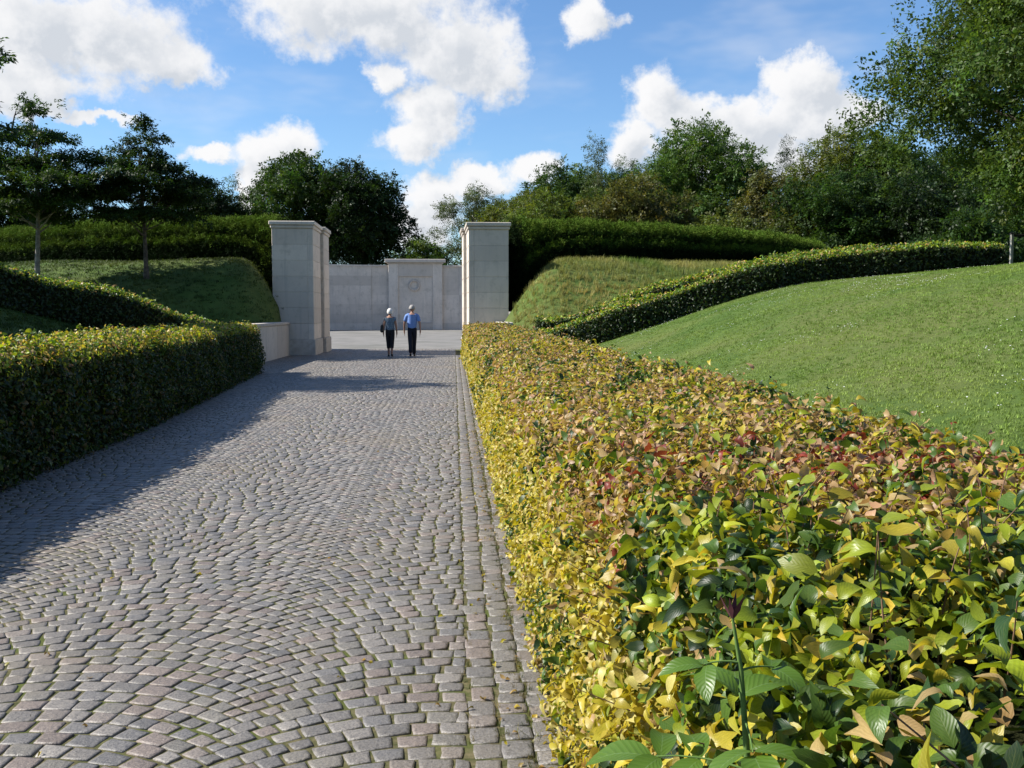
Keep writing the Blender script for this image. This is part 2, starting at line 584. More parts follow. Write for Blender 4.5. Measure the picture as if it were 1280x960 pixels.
SETTS = []                              # corner quads
ARC_W, STEP = 1.6, 0.105
ARC_R = ARC_W / 2 / math.sin(math.radians(45))
th_max = math.radians(45)
th_end = math.asin((ARC_W / 2 - STEP / 2) / ARC_R)
u_end = math.asinh(math.tan(th_end))
rs = random.Random(3)
for col_i in range(-4, 1):
    xc = -0.08 + ARC_W * col_i
    row = 0
    y = -2.6 - ARC_R
    while y + ARC_R < 42.2:
        n = rs.choice([14, 15, 15, 16])
        wd = [rs.uniform(0.80, 1.22) for _ in range(n)]
        wd[0] = wd[-1] = 1.0 if row % 2 else 1.25
        cum = [0]
        for q in wd:
            cum.append(cum[-1] + q)
        th = [math.atan(math.sinh(-u_end + 2 * u_end * c / cum[-1])) for c in cum]
        for i in range(n):
            quad = []
            for tt, up in ((th[i], 0), (th[i + 1], 0), (th[i + 1], 1), (th[i], 1)):
                px, pyy = ARC_R * math.sin(tt), ARC_R * math.cos(tt)
                if up:
                    s = max(-1, min(1, math.sin(tt) * (1 + STEP * math.cos(tt) / ARC_R)))
                    t2 = max(-th_max, min(th_max, math.asin(s)))
                    px, pyy = ARC_R * math.sin(t2), ARC_R * math.cos(t2) + STEP
                quad.append((xc + px, y + pyy))
            SETTS.append(quad)
        # the diamond stone that knits two arcs together where they meet
        xs_, ys_ = xc - ARC_W / 2, y + ARC_R * math.cos(th_max)
        h_ = STEP / 2
        SETTS.append([(xs_, ys_), (xs_ + h_, ys_ + h_), (xs_, ys_ + STEP), (xs_ - h_, ys_ + h_)])
        y += STEP
        row += 1
n_arc = len(SETTS)
for k_row, x0 in enumerate((0.052, 0.169, 0.286, 0.403)):
    y = -2.5 + 0.03 * k_row
    while y < 36.2:
        d = rs.uniform(0.095, 0.16)
        s, s2 = rs.uniform(-0.010, 0.010), rs.uniform(-0.010, 0.010)
        SETTS.append([(x0 + s, y), (x0 + 0.118 + s2, y), (x0 + 0.118 + s2, y + d), (x0 + s, y + d)])
        y += d
S = np.array(SETTS)                     # n,4,2
cen = S.mean(1)
keep = (cen[:, 0] > path_left(cen[:, 1]) + 0.03)
is_edge = np.arange(len(S)) >= n_arc
keep &= is_edge | (cen[:, 0] < 0.09)
S, is_edge = S[keep], is_edge[keep]
clip_x = np.where(is_edge, 9.0, 0.05)[:, None]
S[:, :, 0] = np.minimum(S[:, :, 0], clip_x)
slim = (S[:, :, 0].max(1) - S[:, :, 0].min(1)) < 0.03
S = S[~slim]
cen = S.mean(1)
nS = len(S)
d2 = S - cen[:, None, :]
lng = np.linalg.norm(d2, axis=2, keepdims=True)
gap = RNG.uniform(0.004, 0.009, (nS, 1, 1))
base = cen[:, None, :] + d2 * (1 - gap / lng * 1.15) + RNG.normal(0, 0.0030, S.shape)
palette = np.array([[0.31, 0.295, 0.275], [0.37, 0.35, 0.325], [0.27, 0.265, 0.26], [0.35, 0.295, 0.26], [0.39, 0.345, 0.31], [0.32, 0.305, 0.27], [0.45, 0.43, 0.40]]) * 0.50 * np.array([1.05, 1.0, 0.93])
pick = RNG.choice(len(palette), nS, p=[0.24, 0.20, 0.17, 0.13, 0.08, 0.15, 0.03])
tint = palette[pick] * RNG.uniform(0.82, 1.12, (nS, 1))
topz = np.clip(RNG.normal(0.0, 0.0013, (nS, 1)) + RNG.normal(0, 0.0011, (nS, 4)), -0.0028, 0.004)


def sett_geometry(sel):
    """outline has eight points (corners and mid sides) so that stones look hewn; rings: foot, shoulder, top, crown"""
    B = base[sel]
    n = len(B)
    mid = (B + np.roll(B, -1, axis=1)) / 2 + RNG.normal(0, 0.0022, B.shape)
    O = np.empty((n, 8, 2))
    c = B.mean(1, keepdims=True)
    O[:, 0::2] = c + (B - c) * 0.965
    O[:, 1::2] = mid
    zt = np.empty((n, 8))
    zt[:, 0::2] = topz[sel]
    zt[:, 1::2] = (topz[sel] + np.roll(topz[sel], -1, axis=1)) / 2

    def ring(f, dz):
        return np.concatenate([c + (O - c) * f, (zt + dz)[:, :, None]], -1)
    foot = ring(1.03, 0)
    foot[:, :, 2] = -0.03
    rings = [foot, ring(1.0, -0.0045), ring(0.972, -0.0012), ring(0.74, RNG.normal(0, 0.0011, (n, 8)))]
    ctr = np.concatenate([c, (zt.mean(1, keepdims=True) + 0.0002)[:, :, None]], -1)
    V = np.concatenate(rings + [ctr], 1)             # n, 33, 3
    f4, f3 = [], []
    for rr in range(3):
        for i in range(8):
            f4.append((rr * 8 + i, rr * 8 + (i + 1) % 8, rr * 8 + 8 + (i + 1) % 8, rr * 8 + 8 + i))
    for i in range(8):
        f3.append((24 + i, 24 + (i + 1) % 8, 32))
    return V, np.array(f4), np.array(f3)


# which setts show largest: nearest ones inside the picture
yaw = math.radians(3.3)
dep = cen[:, 0] * math.sin(yaw) + cen[:, 1] * math.cos(yaw)
lat = cen[:, 0] * math.cos(yaw) - cen[:, 1] * math.sin(yaw)
in_view = (dep > 3.42) & (lat / np.maximum(dep, .1) > -0.512) & (lat / np.maximum(dep, .1) < 0.5) & (cen[:, 0] < 0.40)
order = np.argsort(np.where(in_view, dep, 1e9))
near = order[:300]
rest = np.setdiff1d(np.arange(nS), near)


def set_tint(me, cols, per):
    at = me.attributes.new('tint', 'FLOAT_COLOR', 'POINT')
    c4 = np.ones((len(cols) * per, 4), dtype=np.float32)
    c4[:, :3] = np.repeat(cols, per, axis=0)
    at.data.foreach_set('color', c4.ravel())


V, f4, f3 = sett_geometry(rest)
o4 = (np.arange(len(rest)) * 33)[:, None, None]
me = mesh_np('setts', V.reshape(-1, 3), [(f4[None] + o4).reshape(-1, 4), (f3[None] + o4).reshape(-1, 3)], M['sett'], smooth=True)
set_tint(me, tint[rest], 33)
tag(link('setts', me, path), kind='stuff')
V, f4, f3 = sett_geometry(near)
for i, s in enumerate(near):
    me = mesh_np('sett', V[i], [f4, f3], M['sett'], smooth=True)
    set_tint(me, tint[s:s + 1], 33)
    link('sett', me, path)

# ------------------------------------------------------------------ gate piers
gate_x = np.array([math.cos(GROT), math.sin(GROT), 0])


def gate_pier(side, label):
    """local frame: +x towards the passage, y away from the viewer, origin at the foot of the inner front corner"""
    t = empty('gate_pier', (GX + side * 2.78 * math.cos(GROT), GY + side * 2.78 * math.sin(GROT), 0), GROT)
    tag(t, label, 'gate pier', 'limestone piers of the gate')
    sx = -side

    def bx(name, x0, x1, y0, y1, z0, z1, mat=M['stone'], bevel=0.012):
        a_, b_ = sorted((sx * x0, sx * x1))
        return link(name, box_mesh(name, a_, b_, y0, y1, z0, z1, mat, bevel), t)
    # x negative = away from the passage
    bx('plinth', -1.50, 0.05, -0.05, 2.42, -0.02, 0.56, M['plinth'], 0.02)
    bx('plinth', -1.2, 0.17, 2.50, 4.36, -0.02, 0.56, M['plinth'], 0.02)
    rows = 7
    z0, z1 = 0.56, 4.52
    hh = (z1 - z0) / rows
    for i in range(rows):
        za, zb = z0 + i * hh + 0.0025, z0 + (i + 1) * hh - 0.0025
        bx('stone_block', -1.45, -0.20, 0.0, 2.36, za, zb)
        bx('stone_block', -0.195, 0.0, 0.0, 2.36, za, zb)
        bx('stone_block', -1.1, 0.12, 2.54, 4.30, za, zb)
    bx('mortar_core', -1.43, -0.02, 0.012, 2.34, 0.5, 4.52, M['plinth'], 0)
    bx('mortar_core', -1.08, 0.105, 2.36, 4.28, 0.5, 4.50, M['plinth'], 0)
    for (a0, a1, b0, b1) in ((-1.45, 0.0, 0.0, 2.36), (-1.1, 0.12, 2.54, 4.30)):
        c = bx('cornice', a0 - 0.045, a1 + 0.045, b0 - 0.045, b1 + 0.045, 4.52, 4.64, M['stone'], 0.03)
        bx('cap_slab', a0 - 0.09, a1 + 0.09, b0 - 0.09, b1 + 0.09 if b0 else b1 + 0.05, 4.643, 4.78, M['stone'], 0.02)
    return t


gate_pier(-1, 'square limestone gate pier on the left side of the path, base fully visible')
gate_pier(1, 'square limestone gate pier rising behind the yellow hedge, right of the couple')


def low_wall(x, y0, y1, label):
    t = empty('retaining_wall', (x, (y0 + y1) / 2, 0))
    tag(t, label, 'retaining wall')
    L = (y1 - y0) / 2
    n = 4
    for i in range(n):
        a_ = -L + 2 * L * i / n
        link('stone_block', box_mesh('stone_block', -0.2, 0.2, a_ + 0.004, a_ + 2 * L / n - 0.004, -0.05, 1.10, M['stone']), t)
    link('coping', box_mesh('coping', -0.25, 0.24, -L, L, 1.103, 1.2, M['stone'], 0.015), t)


low_wall(-6.1, 26.4, 36.3, 'low pale retaining wall between the left hedge and the left gate pier')
low_wall(1.75, 33.9, 36.3, 'low white-topped retaining wall at the foot of the right gate pier')

# ------------------------------------------------------------------ court wall
WALL_R, WALL_H = 21.2, 5.22
rad = lambda d: math.radians(d)
axis_ang = math.pi / 2 + GROT           # direction of the far side of the court
cw = empty('court_wall', (CX, CY, 0))
tag(cw, 'curved pale limestone wall closing the round court behind the couple', 'wall')


def wall_piece(name, a0, a1, r0, r1, z0, z1, mat, seg=2, gap=0.004):
    g = gap / r0
    th = np.linspace(a0 + g, a1 - g, seg + 1)
    V = []
    for r_, z_ in ((r0, z0), (r1, z0), (r1, z1), (r0, z1)):
        V.append(np.stack([r_ * np.cos(th), r_ * np.sin(th), np.full_like(th, z_)], -1))
    V = np.stack(V, 1).reshape(-1, 3)
    F = []
    for i in range(seg):
        for k_ in range(4):
            F.append((i * 4 + k_, i * 4 + (k_ + 1) % 4, i * 4 + 4 + (k_ + 1) % 4, i * 4 + 4 + k_))
    F += [(3, 2, 1, 0), (seg * 4, seg * 4 + 1, seg * 4 + 2, seg * 4 + 3)]
    bm = bmesh.new()
    vs = [bm.verts.new(v) for v in V]
    for f in F:
        bm.faces.new([vs[q] for q in f])
    return bm_mesh(name, bm, mat)


# joints counted from the middle of the far side: the stele covers the first 2.25 m
cols = [0.0, 2.05, 3.62]
while cols[-1] < WALL_R * 2.95:
    cols.append(cols[-1] + 3.55)
n_course = 6
for sgn in (-1, 1):
    for ci in range(1, len(cols) - 1):
        a0, a1 = cols[ci] / WALL_R, cols[ci + 1] / WALL_R
        if a1 > 2.95:
            continue
        pa, pb = sorted((axis_ang + sgn * a0, axis_ang + sgn * a1))
        visible = cols[ci] < 15
        w_h = WALL_H if a0 < 1.1 else 4.1
        link('plinth', wall_piece('plinth', pa, pb, WALL_R - 0.06, WALL_R + 0.5, 0.0, 0.55, M['stone']), cw)
        link('coping', wall_piece('coping', pa, pb, WALL_R - 0.07, WALL_R + 0.55, w_h, w_h + 0.13, M['stone'], gap=0.002), cw)
        zz = np.linspace(0.55, w_h, n_course + 1)
        inset = 0.0 if ci != 1 else 0.05
        if visible:
            for q in range(n_course):
                link('wall_block', wall_piece('wall_block', pa, pb, WALL_R + inset, WALL_R + 0.5, zz[q] + 0.003, zz[q + 1] - 0.003, M['stone'], gap=0.012), cw)
            link('mortar_core', wall_piece('mortar_core', pa, pb, WALL_R + inset + 0.03, WALL_R + 0.48, 0.55, w_h, M['plinth'], gap=0.0), cw)
        else:
            link('wall_panel', wall_piece('wall_panel', pa, pb, WALL_R, WALL_R + 0.5, 0.55, w_h, M['stone'], gap=0.02), cw)

# the central stele with its wreath
st = empty('memorial_stele', (CX + (WALL_R - 0.35) * math.cos(axis_ang), CY + (WALL_R - 0.35) * math.sin(axis_ang), 0), GROT)
tag(st, 'tall limestone stele with a recessed panel and stone wreath in the court wall', 'monument')
S0 = M['stone']
link('pillar_block', box_mesh('pillar_block', -2.22, -1.42, 0, 0.9, 0.0, 5.45, S0, 0.02), st)
link('pillar_block', box_mesh('pillar_block', 1.42, 2.22, 0, 0.9, 0.0, 5.45, S0, 0.02), st)
link('lintel_block', box_mesh('lintel_block', -1.416, 1.416, 0.003, 0.9, 4.40, 5.45, S0, 0.02), st)
link('base_block', box_mesh('base_block', -1.416, 1.416, 0.003, 0.9, 0.0, 0.55, S0, 0.02), st)
pn = link('recessed_panel', box_mesh('recessed_panel', -1.43, 1.43, 0.13, 0.9, 0.5, 4.42, S0, 0.0), st)
link('ledge', box_mesh('ledge', -1.40, 1.40, 0.0, 0.13, 0.555, 0.62, M['plinth'], 0.01), st)
link('cornice', box_mesh('cornice', -2.32, 2.32, -0.1, 0.95, 5.455, 5.55, S0, 0.02), st)
link('cap_slab', box_mesh('cap_slab', -2.50, 2.50, -0.28, 1.0, 5.555, 5.83, S0, 0.03), st)
# wreath: ring of overlapping stone leaves round a smooth torus
bm = bmesh.new()
NR, NS = 40, 8
ringv = []
for i in range(NR):
    t_ = 2 * math.pi * i / NR
    rr = 0.095 + 0.022 * (i % 2)
    row = []
    for j in range(NS):
        p_ = 2 * math.pi * j / NS
        R_ = 0.40 + rr * math.cos(p_)
        row.append(bm.verts.new((R_ * math.cos(t_), -rr * 1.1 * math.sin(p_), R_ * math.sin(t_))))
    ringv.append(row)
for i in range(NR):
    for j in range(NS):
        bm.faces.new((ringv[i][j], ringv[i][(j + 1) % NS], ringv[(i + 1) % NR][(j + 1) % NS], ringv[(i + 1) % NR][j]))
wr = link('wreath', bm_mesh('wreath', bm, S0), st, loc=(-0.1, 0.10, 3.68))
bm = bmesh.new()
for i in range(26):
    t_ = 2 * math.pi * i / 26
    for s_ in (-1, 1):
        rr = 0.40 + s_ * 0.07
        c_ = Vector((rr * math.cos(t_), -0.06, rr * math.sin(t_)))
        d_ = Vector((-math.sin(t_) + s_ * 0.5 * math.cos(t_), -0.2, math.cos(t_) + s_ * 0.5 * math.sin(t_))).normalized()
        nrm = Vector((0, -1, 0))
        sd = d_.cross(nrm)
        vs = [bm.verts.new(c_ - d_ * 0.06), bm.verts.new(c_ + sd * 0.035 + nrm * 0.03), bm.verts.new(c_ + d_ * 0.075), bm.verts.new(c_ - sd * 0.035 + nrm * 0.03)]
        bm.faces.new(vs)
link('wreath_leaves', bm_mesh('wreath_leaves', bm, S0), wr)


# ------------------------------------------------------------------ leaf prototypes
def leaf_mesh(name, mat, width=0.58, fold=0.12, curl=0.18, twist=0.0, rows=5, wave=0.0, seed=0):
    """unit leaf along +Y, upper face +Z; u runs -1..1 across, v 0..1 along"""
    r = np.random.default_rng(seed)
    tt = np.linspace(0.0, 1.0, rows + 1)
    V, UV = [], []
    for i, t_ in enumerate(tt):
        wd = width * 0.5 * (math.sin(math.pi * min(1, t_ ** 0.85)) ** 0.75 if 0 < t_ < 1 else 0.0)
        z = -curl * (t_ - 0.25) ** 2 * 1.6
        ph = twist * (t_ - 0.5)
        for s_ in (-1, 0, 1):
            x_ = s_ * wd
            zz = z + abs(s_) * wd * fold * 2 + (wave * r.normal() * wd if s_ else 0)
            V.append((x_ * math.cos(ph) - zz * math.sin(ph) * 0.5, t_, zz + x_ * math.sin(ph)))
            UV.append((s_, t_))
    F = []
    for i in range(rows):
        for q in (0, 1):
            b_ = i * 3 + q
            F.append((b_, b_ + 1, b_ + 4, b_ + 3))
    me = mesh_np(name, np.array(V), np.array(F), mat, smooth=True)
    uvl = me.uv_layers.new(name='UVMap')
    li = np.empty(len(me.loops), dtype=np.int32)
    me.loops.foreach_get('vertex_index', li)
    uvl.data.foreach_set('uv', np.array(UV, dtype=np.float32)[li].ravel())
    return me


C_LEAF = proto_coll('beech_leaf', [leaf_mesh('hedge_leaf', M['leaf'], w_, f_, c_, t_, 6, v_, 1 + s_) for s_, (w_, f_, c_, t_, v_) in
                                   enumerate(((0.56, 0.10, 0.25, 0.0, 0.08), (0.64, 0.24, 0.55, 0.5, 0.12), (0.50, 0.06, -0.25, -0.6, 0.12),
                                              (0.40, 0.50, 0.8, 0.9, 0.15), (0.58, 0.16, 0.9, -0.4, 0.10), (0.46, 0.30, 0.35, 1.2, 0.15)))])
BIG_LEAVES = [leaf_mesh('leaf', M['leaf_single'], w_, f_, c_, t_, 8, 0.10, s_) for s_, (w_, f_, c_, t_) in
              enumerate(((0.52, 0.10, 0.28, 0.2), (0.60, 0.18, 0.5, -0.3), (0.56, 0.05, 0.15, 0.5), (0.48, 0.25, 0.6, 0.6), (0.58, 0.12, -0.25, -0.4)))]


def spray_mesh(name, mat, n=18, leaf=0.17, flat=0.35, seed=0, needle=False, width=0.5):
    """a leafy twig about one unit long: leaves set along it in small folded faces"""
    r = np.random.default_rng(seed)
    V, F = [], []
    for i in range(n):
        t_ = r.uniform(0.05, 1.0)
        base_ = np.array([r.normal(0, 0.20 * (1.1 - t_ * 0.5)), t_, r.normal(0, 0.20 * flat)])
        d_ = unit(np.array([r.normal(0, 0.8), r.uniform(0.2, 1.0), r.normal(0, 0.6 * flat + 0.15)]))
        nn = unit(np.array([r.normal(0, 0.45), r.normal(0, 0.45), 1.0]))
        sd = unit(np.cross(d_, nn))
        L = leaf * r.uniform(0.7, 1.3)
        wv = L * width
        o_ = len(V)
        up = np.cross(sd, d_)
        V += [base_, base_ + d_ * L * 0.5 + sd * wv * 0.5 + up * L * 0.08, base_ + d_ * L, base_ + d_ * L * 0.5 - sd * wv * 0.5 + up * L * 0.08]
        F += [(o_, o_ + 1, o_ + 2, o_ + 3)]
    return mesh_np(name, np.array(V), np.array(F), mat)


C_SPRAY = proto_coll('leaf_spray', [spray_mesh('leaf_spray', M['leaf_far'], 22, 0.26, 0.5, s_) for s_ in range(5)])
C_FINE = proto_coll('fine_spray', [spray_mesh('fine_spray', M['leaf_far'], 26, 0.17, 0.6, s_ + 20) for s_ in range(5)])
C_WILLOW = proto_coll('slender_spray', [spray_mesh('slender_spray', M['leaf_far'], 26, 0.22, 0.6, s_ + 40, width=0.28) for s_ in range(5)])
C_YEW = proto_coll('yew_spray', [spray_mesh('yew_spray', M['needle'], 26, 0.30, 0.8, s_ + 60, width=0.20) for s_ in range(5)])


def blades_mesh(name, n=9, h=1.0, spread=0.5, wid=0.05, lean=0.5, seed=0):
    r = np.random.default_rng(seed)
    V, F = [], []
    for i in range(n):
        b_ = np.array([r.normal(0, spread), r.normal(0, spread), -0.05])
        a_ = r.uniform(0, 6.28)
        d_ = np.array([math.cos(a_), math.sin(a_), 0])
        s_ = np.array([-d_[1], d_[0], 0]) * wid * r.uniform(0.7, 1.3)
        hh = h * r.uniform(0.5, 1.0)
        ln = lean * r.uniform(0.2, 1.0) * hh
        o_ = len(V)
        m_ = b_ + d_ * ln * 0.35 + np.array([0, 0, hh * 0.6])
        e_ = b_ + d_ * ln + np.array([0, 0, hh])
        V += [b_ - s_, b_ + s_, m_ + s_ * 0.8, m_ - s_ * 0.8, e_]
        F += [(o_, o_ + 1, o_ + 2), (o_, o_ + 2, o_ + 3), (o_ + 3, o_ + 2, o_ + 4)]
    return mesh_np(name, np.array(V), np.array(F), M['blade'])


C_TURF = proto_coll('turf_tuft', [blades_mesh('turf_tuft', 12, 1.0, 0.9, 0.09, 0.9, s_) for s_ in range(5)])
C_TALL = proto_coll('tall_grass_tuft', [blades_mesh('tall_grass_tuft', 12, 1.0, 0.16, 0.02, 0.7, s_ + 9) for s_ in range(5)])


# ------------------------------------------------------------------ hedges
def polyline(pts, step):
    P = np.asarray(pts, float)
    seg = np.linalg.norm(np.diff(P, axis=0), axis=1)
    s = np.concatenate([[0], np.cumsum(seg)])
    t = np.linspace(0, s[-1], max(2, int(s[-1] / step) + 1))
    Q = np.stack([np.interp(t, s, P[:, 0]), np.interp(t, s, P[:, 1])], -1)
    for _ in range(6):
        Q[1:-1] = 0.25 * Q[:-2] + 0.5 * Q[1:-1] + 0.25 * Q[2:]
    return Q, t


def section(width, tall, n_pts=40, rnd=0.18, lean=0.06):
    """half profile of a clipped hedge, from the foot of one side over the top to the other; returns points and outward normals"""
    hw = width / 2
    pts = [(-hw + lean * 0.0, 0.0), (-hw + lean * 0.4, tall * 0.5), (-hw + lean, tall - rnd)]
    for k_ in range(1, 5):
        a_ = math.pi - k_ * math.pi / 2 / 5
        pts.append((-hw + lean + rnd + rnd * math.cos(a_), tall - rnd + rnd * math.sin(a_)))
    pts.append((-hw + lean + rnd, tall))
    pts += [(-x, z) for x, z in pts[::-1]]
    P = np.array(pts)
    seg = np.linalg.norm(np.diff(P, axis=0), axis=1)
    s = np.concatenate([[0], np.cumsum(seg)])
    t = np.linspace(0, s[-1], n_pts)
    Q = np.stack([np.interp(t, s, P[:, 0]), np.interp(t, s, P[:, 1])], -1)
    T = np.gradient(Q, axis=0)
    N = unit(np.stack([-T[:, 1], T[:, 0]], -1))
    return Q, N, s[-1]


class Hedge:
    def __init__(self, name, label, pts, width, tall, core_mat, zfun, rnd=0.18, lean=0.06, inset=0.09, lump=0.05, seed=0, level=None):
        self.level = level
        self.C, self.t = polyline(pts, 0.4)
        T = unit(np.gradient(self.C, axis=0))
        self.S = np.stack([T[:, 1], -T[:, 0]], -1)       # right of travel
        self.T = T
        self.width, self.tall, self.zfun, self.seed, self.lump = width, tall, zfun, seed, lump
        self.Q, self.N, self.girth = section(width, tall, 48, rnd, lean)
        mid = self.C[len(self.C) // 2]
        self.root = empty(name, (mid[0], mid[1], float(zfun(mid[0], mid[1]))))
        tag(self.root, label, 'hedge')
        self.inv = Vector((-mid[0], -mid[1], -float(zfun(mid[0], mid[1]))))
        # solid dark core; shade between the leaves is put into its colour
        n, m_ = len(self.C), len(self.Q)
        U = np.repeat(np.arange(n) / (n - 1), m_)
        W = np.tile(np.arange(m_) / (m_ - 1), n)
        P, Nn = self.surface(U, W)
        P = P - Nn * inset
        q = np.arange(n * m_).reshape(n, m_)
        F = np.stack([q[:-1, :-1], q[:-1, 1:], q[1:, 1:], q[1:, :-1]], -1).reshape(-1, 4)
        caps = [tuple(q[0]), tuple(q[-1][::-1])]
        me = mesh_np('dark_core', P, F, core_mat, smooth=True)
        bm = bmesh.new()
        bm.from_mesh(me)
        bm.verts.ensure_lookup_table()
        for c_ in caps:
            bm.faces.new([bm.verts[int(i)] for i in c_])
        bmesh.ops.recalc_face_normals(bm, faces=bm.faces)
        bm.to_mesh(me)
        bm.free()
        o = link('dark_core', me, self.root)
        o.location = self.inv

    def surface(self, U, W):
        n, m_ = len(self.C), len(self.Q)
        iu = np.clip(U * (n - 1), 0, n - 1)
        iw = np.clip(W * (m_ - 1), 0, m_ - 1)

        def interp(A, i):
            lo = np.floor(i).astype(int)
            hi = np.minimum(lo + 1, len(A) - 1)
            f = (i - lo)[:, None]
            return A[lo] * (1 - f) + A[hi] * f
        c, s = interp(self.C, iu), unit(interp(self.S, iu))
        q, nn = interp(self.Q, iw), interp(self.N, iw)
        P = np.empty((len(U), 3))
        P[:, :2] = c + s * q[:, :1]
        P[:, 2] = q[:, 1]
        Nn = np.empty((len(U), 3))
        Nn[:, :2] = s * nn[:, :1]
        Nn[:, 2] = nn[:, 1]
        Nn = unit(Nn)
        lum = vnoise(P * 1.6, self.seed + 3) * self.lump + vnoise(P * 0.5, self.seed + 9) * self.lump
        P = P + Nn * lum[:, None] * smooth01(P[:, 2:3] / 0.3)
        zg = self.zfun(c[:, 0], c[:, 1])
        if self.level is not None:       # top kept level above uneven ground
            P[:, 2] *= (self.level - zg) / self.tall
        P[:, 2] += zg
        return P, Nn

    def sample(self, n, ends=True, dens=None):
        """random points all over the clipped surface (and its two ends)"""
        U, W = RNG.random(n), RNG.random(n)
        if dens is not None:
            kq = RNG.random(n) < dens(self.C[np.clip((U * (len(self.C) - 1)).astype(int), 0, len(self.C) - 1)])
            U, W = U[kq], W[kq]
        P, Nn = self.surface(U, W)
        if ends:
            length = self.t[-1]
            m_ = int(len(U) * self.width * self.tall / (length * self.girth)) + 1
            for e_, u_ in ((0, 0.0), (1, 1.0)):
                Wc, f = RNG.random(m_), RNG.random(m_) ** 0.5
                p, _ = self.surface(np.full(m_, u_), Wc)
                c0 = self.C[0 if e_ == 0 else -1]
                ctr = np.array([c0[0], c0[1], float(self.zfun(c0[0], c0[1])) + self.tall * 0.45])
                p = ctr + (p - ctr) * f[:, None]
                d = self.T[0 if e_ == 0 else -1] * (-1 if e_ == 0 else 1)
                nv = np.tile([d[0], d[1], 0.0], (m_, 1))
                P = np.concatenate([P, p + nv * 0.03])
                Nn = np.concatenate([Nn, nv])
        return P, Nn

    def clothe(self, P, Nn, size, col, coll, jitter=0.7, depth=(-0.10, 0.03), up=0.25, name='foliage'):
        n = len(P)
        stray = np.where(RNG.random(n) < 0.035, RNG.uniform(0.02, 0.10, n), 0.0) * (Nn[:, 2] > 0.3)
        P = P + Nn * (RNG.uniform(depth[0], depth[1], n) + stray)[:, None]
        nr = unit(Nn + RNG.normal(0, jitter, (n, 3)) + np.array([0, 0, up]))
        tip = RNG.normal(0, 0.8, (n, 3)) + Nn * 0.45 + np.array([0, 0, -0.2])
        o = scatter(name, P, eulers(nr, tip), size, col, coll, self.root)
        o.location = self.inv
        tag(o, kind='stuff')
        return o


def jit(col, n, v=0.18, h=0.08):
    c = np.tile(np.asarray(col, float), (n, 1)) if np.ndim(col) == 1 else np.asarray(col, float)
    return c * (1 + RNG.normal(0, v, (n, 1))) * (1 + RNG.normal(0, h, (n, 3)))


flat0 = lambda x, y: np.zeros_like(np.asarray(x, float))

DKGREEN = np.array([0.035, 0.085, 0.022])
GREEN = np.array([0.12, 0.22, 0.03])
LIME = np.array([0.45, 0.54, 0.035])
YELLOW = np.array([0.84, 0.68, 0.07])
CREAM = np.array([0.95, 0.80, 0.25])
TAN = np.array([0.76, 0.52, 0.22])
PINK = np.array([0.72, 0.43, 0.25])
RED = np.array([0.42, 0.075, 0.05])

# -- right hedge beside the path, close to the camera
RH = Hedge('beech_hedge', 'long yellow and russet clipped beech hedge along the right side of the path',
           [(1.13, -0.9), (1.13, 20), (1.12, 26), (1.0, 33.4)], 1.52, 1.13, M['core'], flat0, rnd=0.12, lean=0.07, inset=0.17, lump=0.028, seed=1)


def rh_colour(P, Nn):
    n = len(P)
    x, y, z = P[:, 0], P[:, 1], P[:, 2]
    k1 = vnoise(P * np.array([2.2, 1.1, 2.2]), 21)
    k2 = vnoise(P * np.array([5.0, 3.0, 5.0]), 22)
    side = smooth01((0.95 - z) / 0.25) * (x < 1.1)
    k3 = vnoise(P * np.array([9.0, 7.0, 9.0]), 23)
    r = np.clip(0.5 + 0.26 * k3 + RNG.uniform(-0.42, 0.42, n), 0, 1)
    col = np.empty((n, 3))
    # side face: yellow and cream, some green patches
    s_col = np.where((r < 0.46)[:, None], YELLOW, np.where((r < 0.80)[:, None], CREAM, np.where((r < 0.90)[:, None], LIME, np.where((r < 0.95)[:, None], GREEN, TAN))))
    g_patch = (k2 > 0.62) & (RNG.random(n) < 0.75)
    s_col = np.where(g_patch[:, None], np.where((RNG.random(n) < 0.5)[:, None], DKGREEN * 1.2, GREEN), s_col)
    # top: tan and pink farther off, lime and green close by
    r2 = np.clip(0.5 + 0.26 * vnoise(P * np.array([8.0, 6.0, 8.0]), 24) + RNG.uniform(-0.42, 0.42, n), 0, 1)
    far_col = np.where((r2 < 0.36)[:, None], TAN, np.where((r2 < 0.54)[:, None], PINK, np.where((r2 < 0.76)[:, None], YELLOW * 0.95, np.where((r2 < 0.88)[:, None], LIME, GREEN))))
    near_col = np.where((r2 < 0.40)[:, None], LIME, np.where((r2 < 0.58)[:, None], YELLOW, np.where((r2 < 0.84)[:, None], GREEN, np.where((r2 < 0.94)[:, None], DKGREEN * 1.3, TAN))))
    f_near = smooth01((2.65 + 0.35 * k1 - y - 0.25 * (x - 1.1)) / 0.5)
    t_col = np.where((RNG.random(n) < f_near)[:, None], near_col, far_col)
    t_col = np.where(((k2 > 0.55) & (RNG.random(n) < 0.7))[:, None], np.where((RNG.random(n) < 0.5)[:, None], GREEN, DKGREEN), t_col)
    redp = np.exp(-(((x - 1.25) / 0.45) ** 2 + ((y - 3.05) / 0.30) ** 2)) + 0.35 * np.exp(-(((x - 0.55) / 0.12) ** 2 + ((y - 2.9) / 0.3) ** 2))
    t_col = np.where((RNG.random(n) < redp * 0.55)[:, None], np.where((RNG.random(n) < 0.6)[:, None], RED, PINK), t_col)
    col = np.where((RNG.random(n) < side)[:, None], s_col, t_col)
    return jit(col, n, 0.16, 0.05)


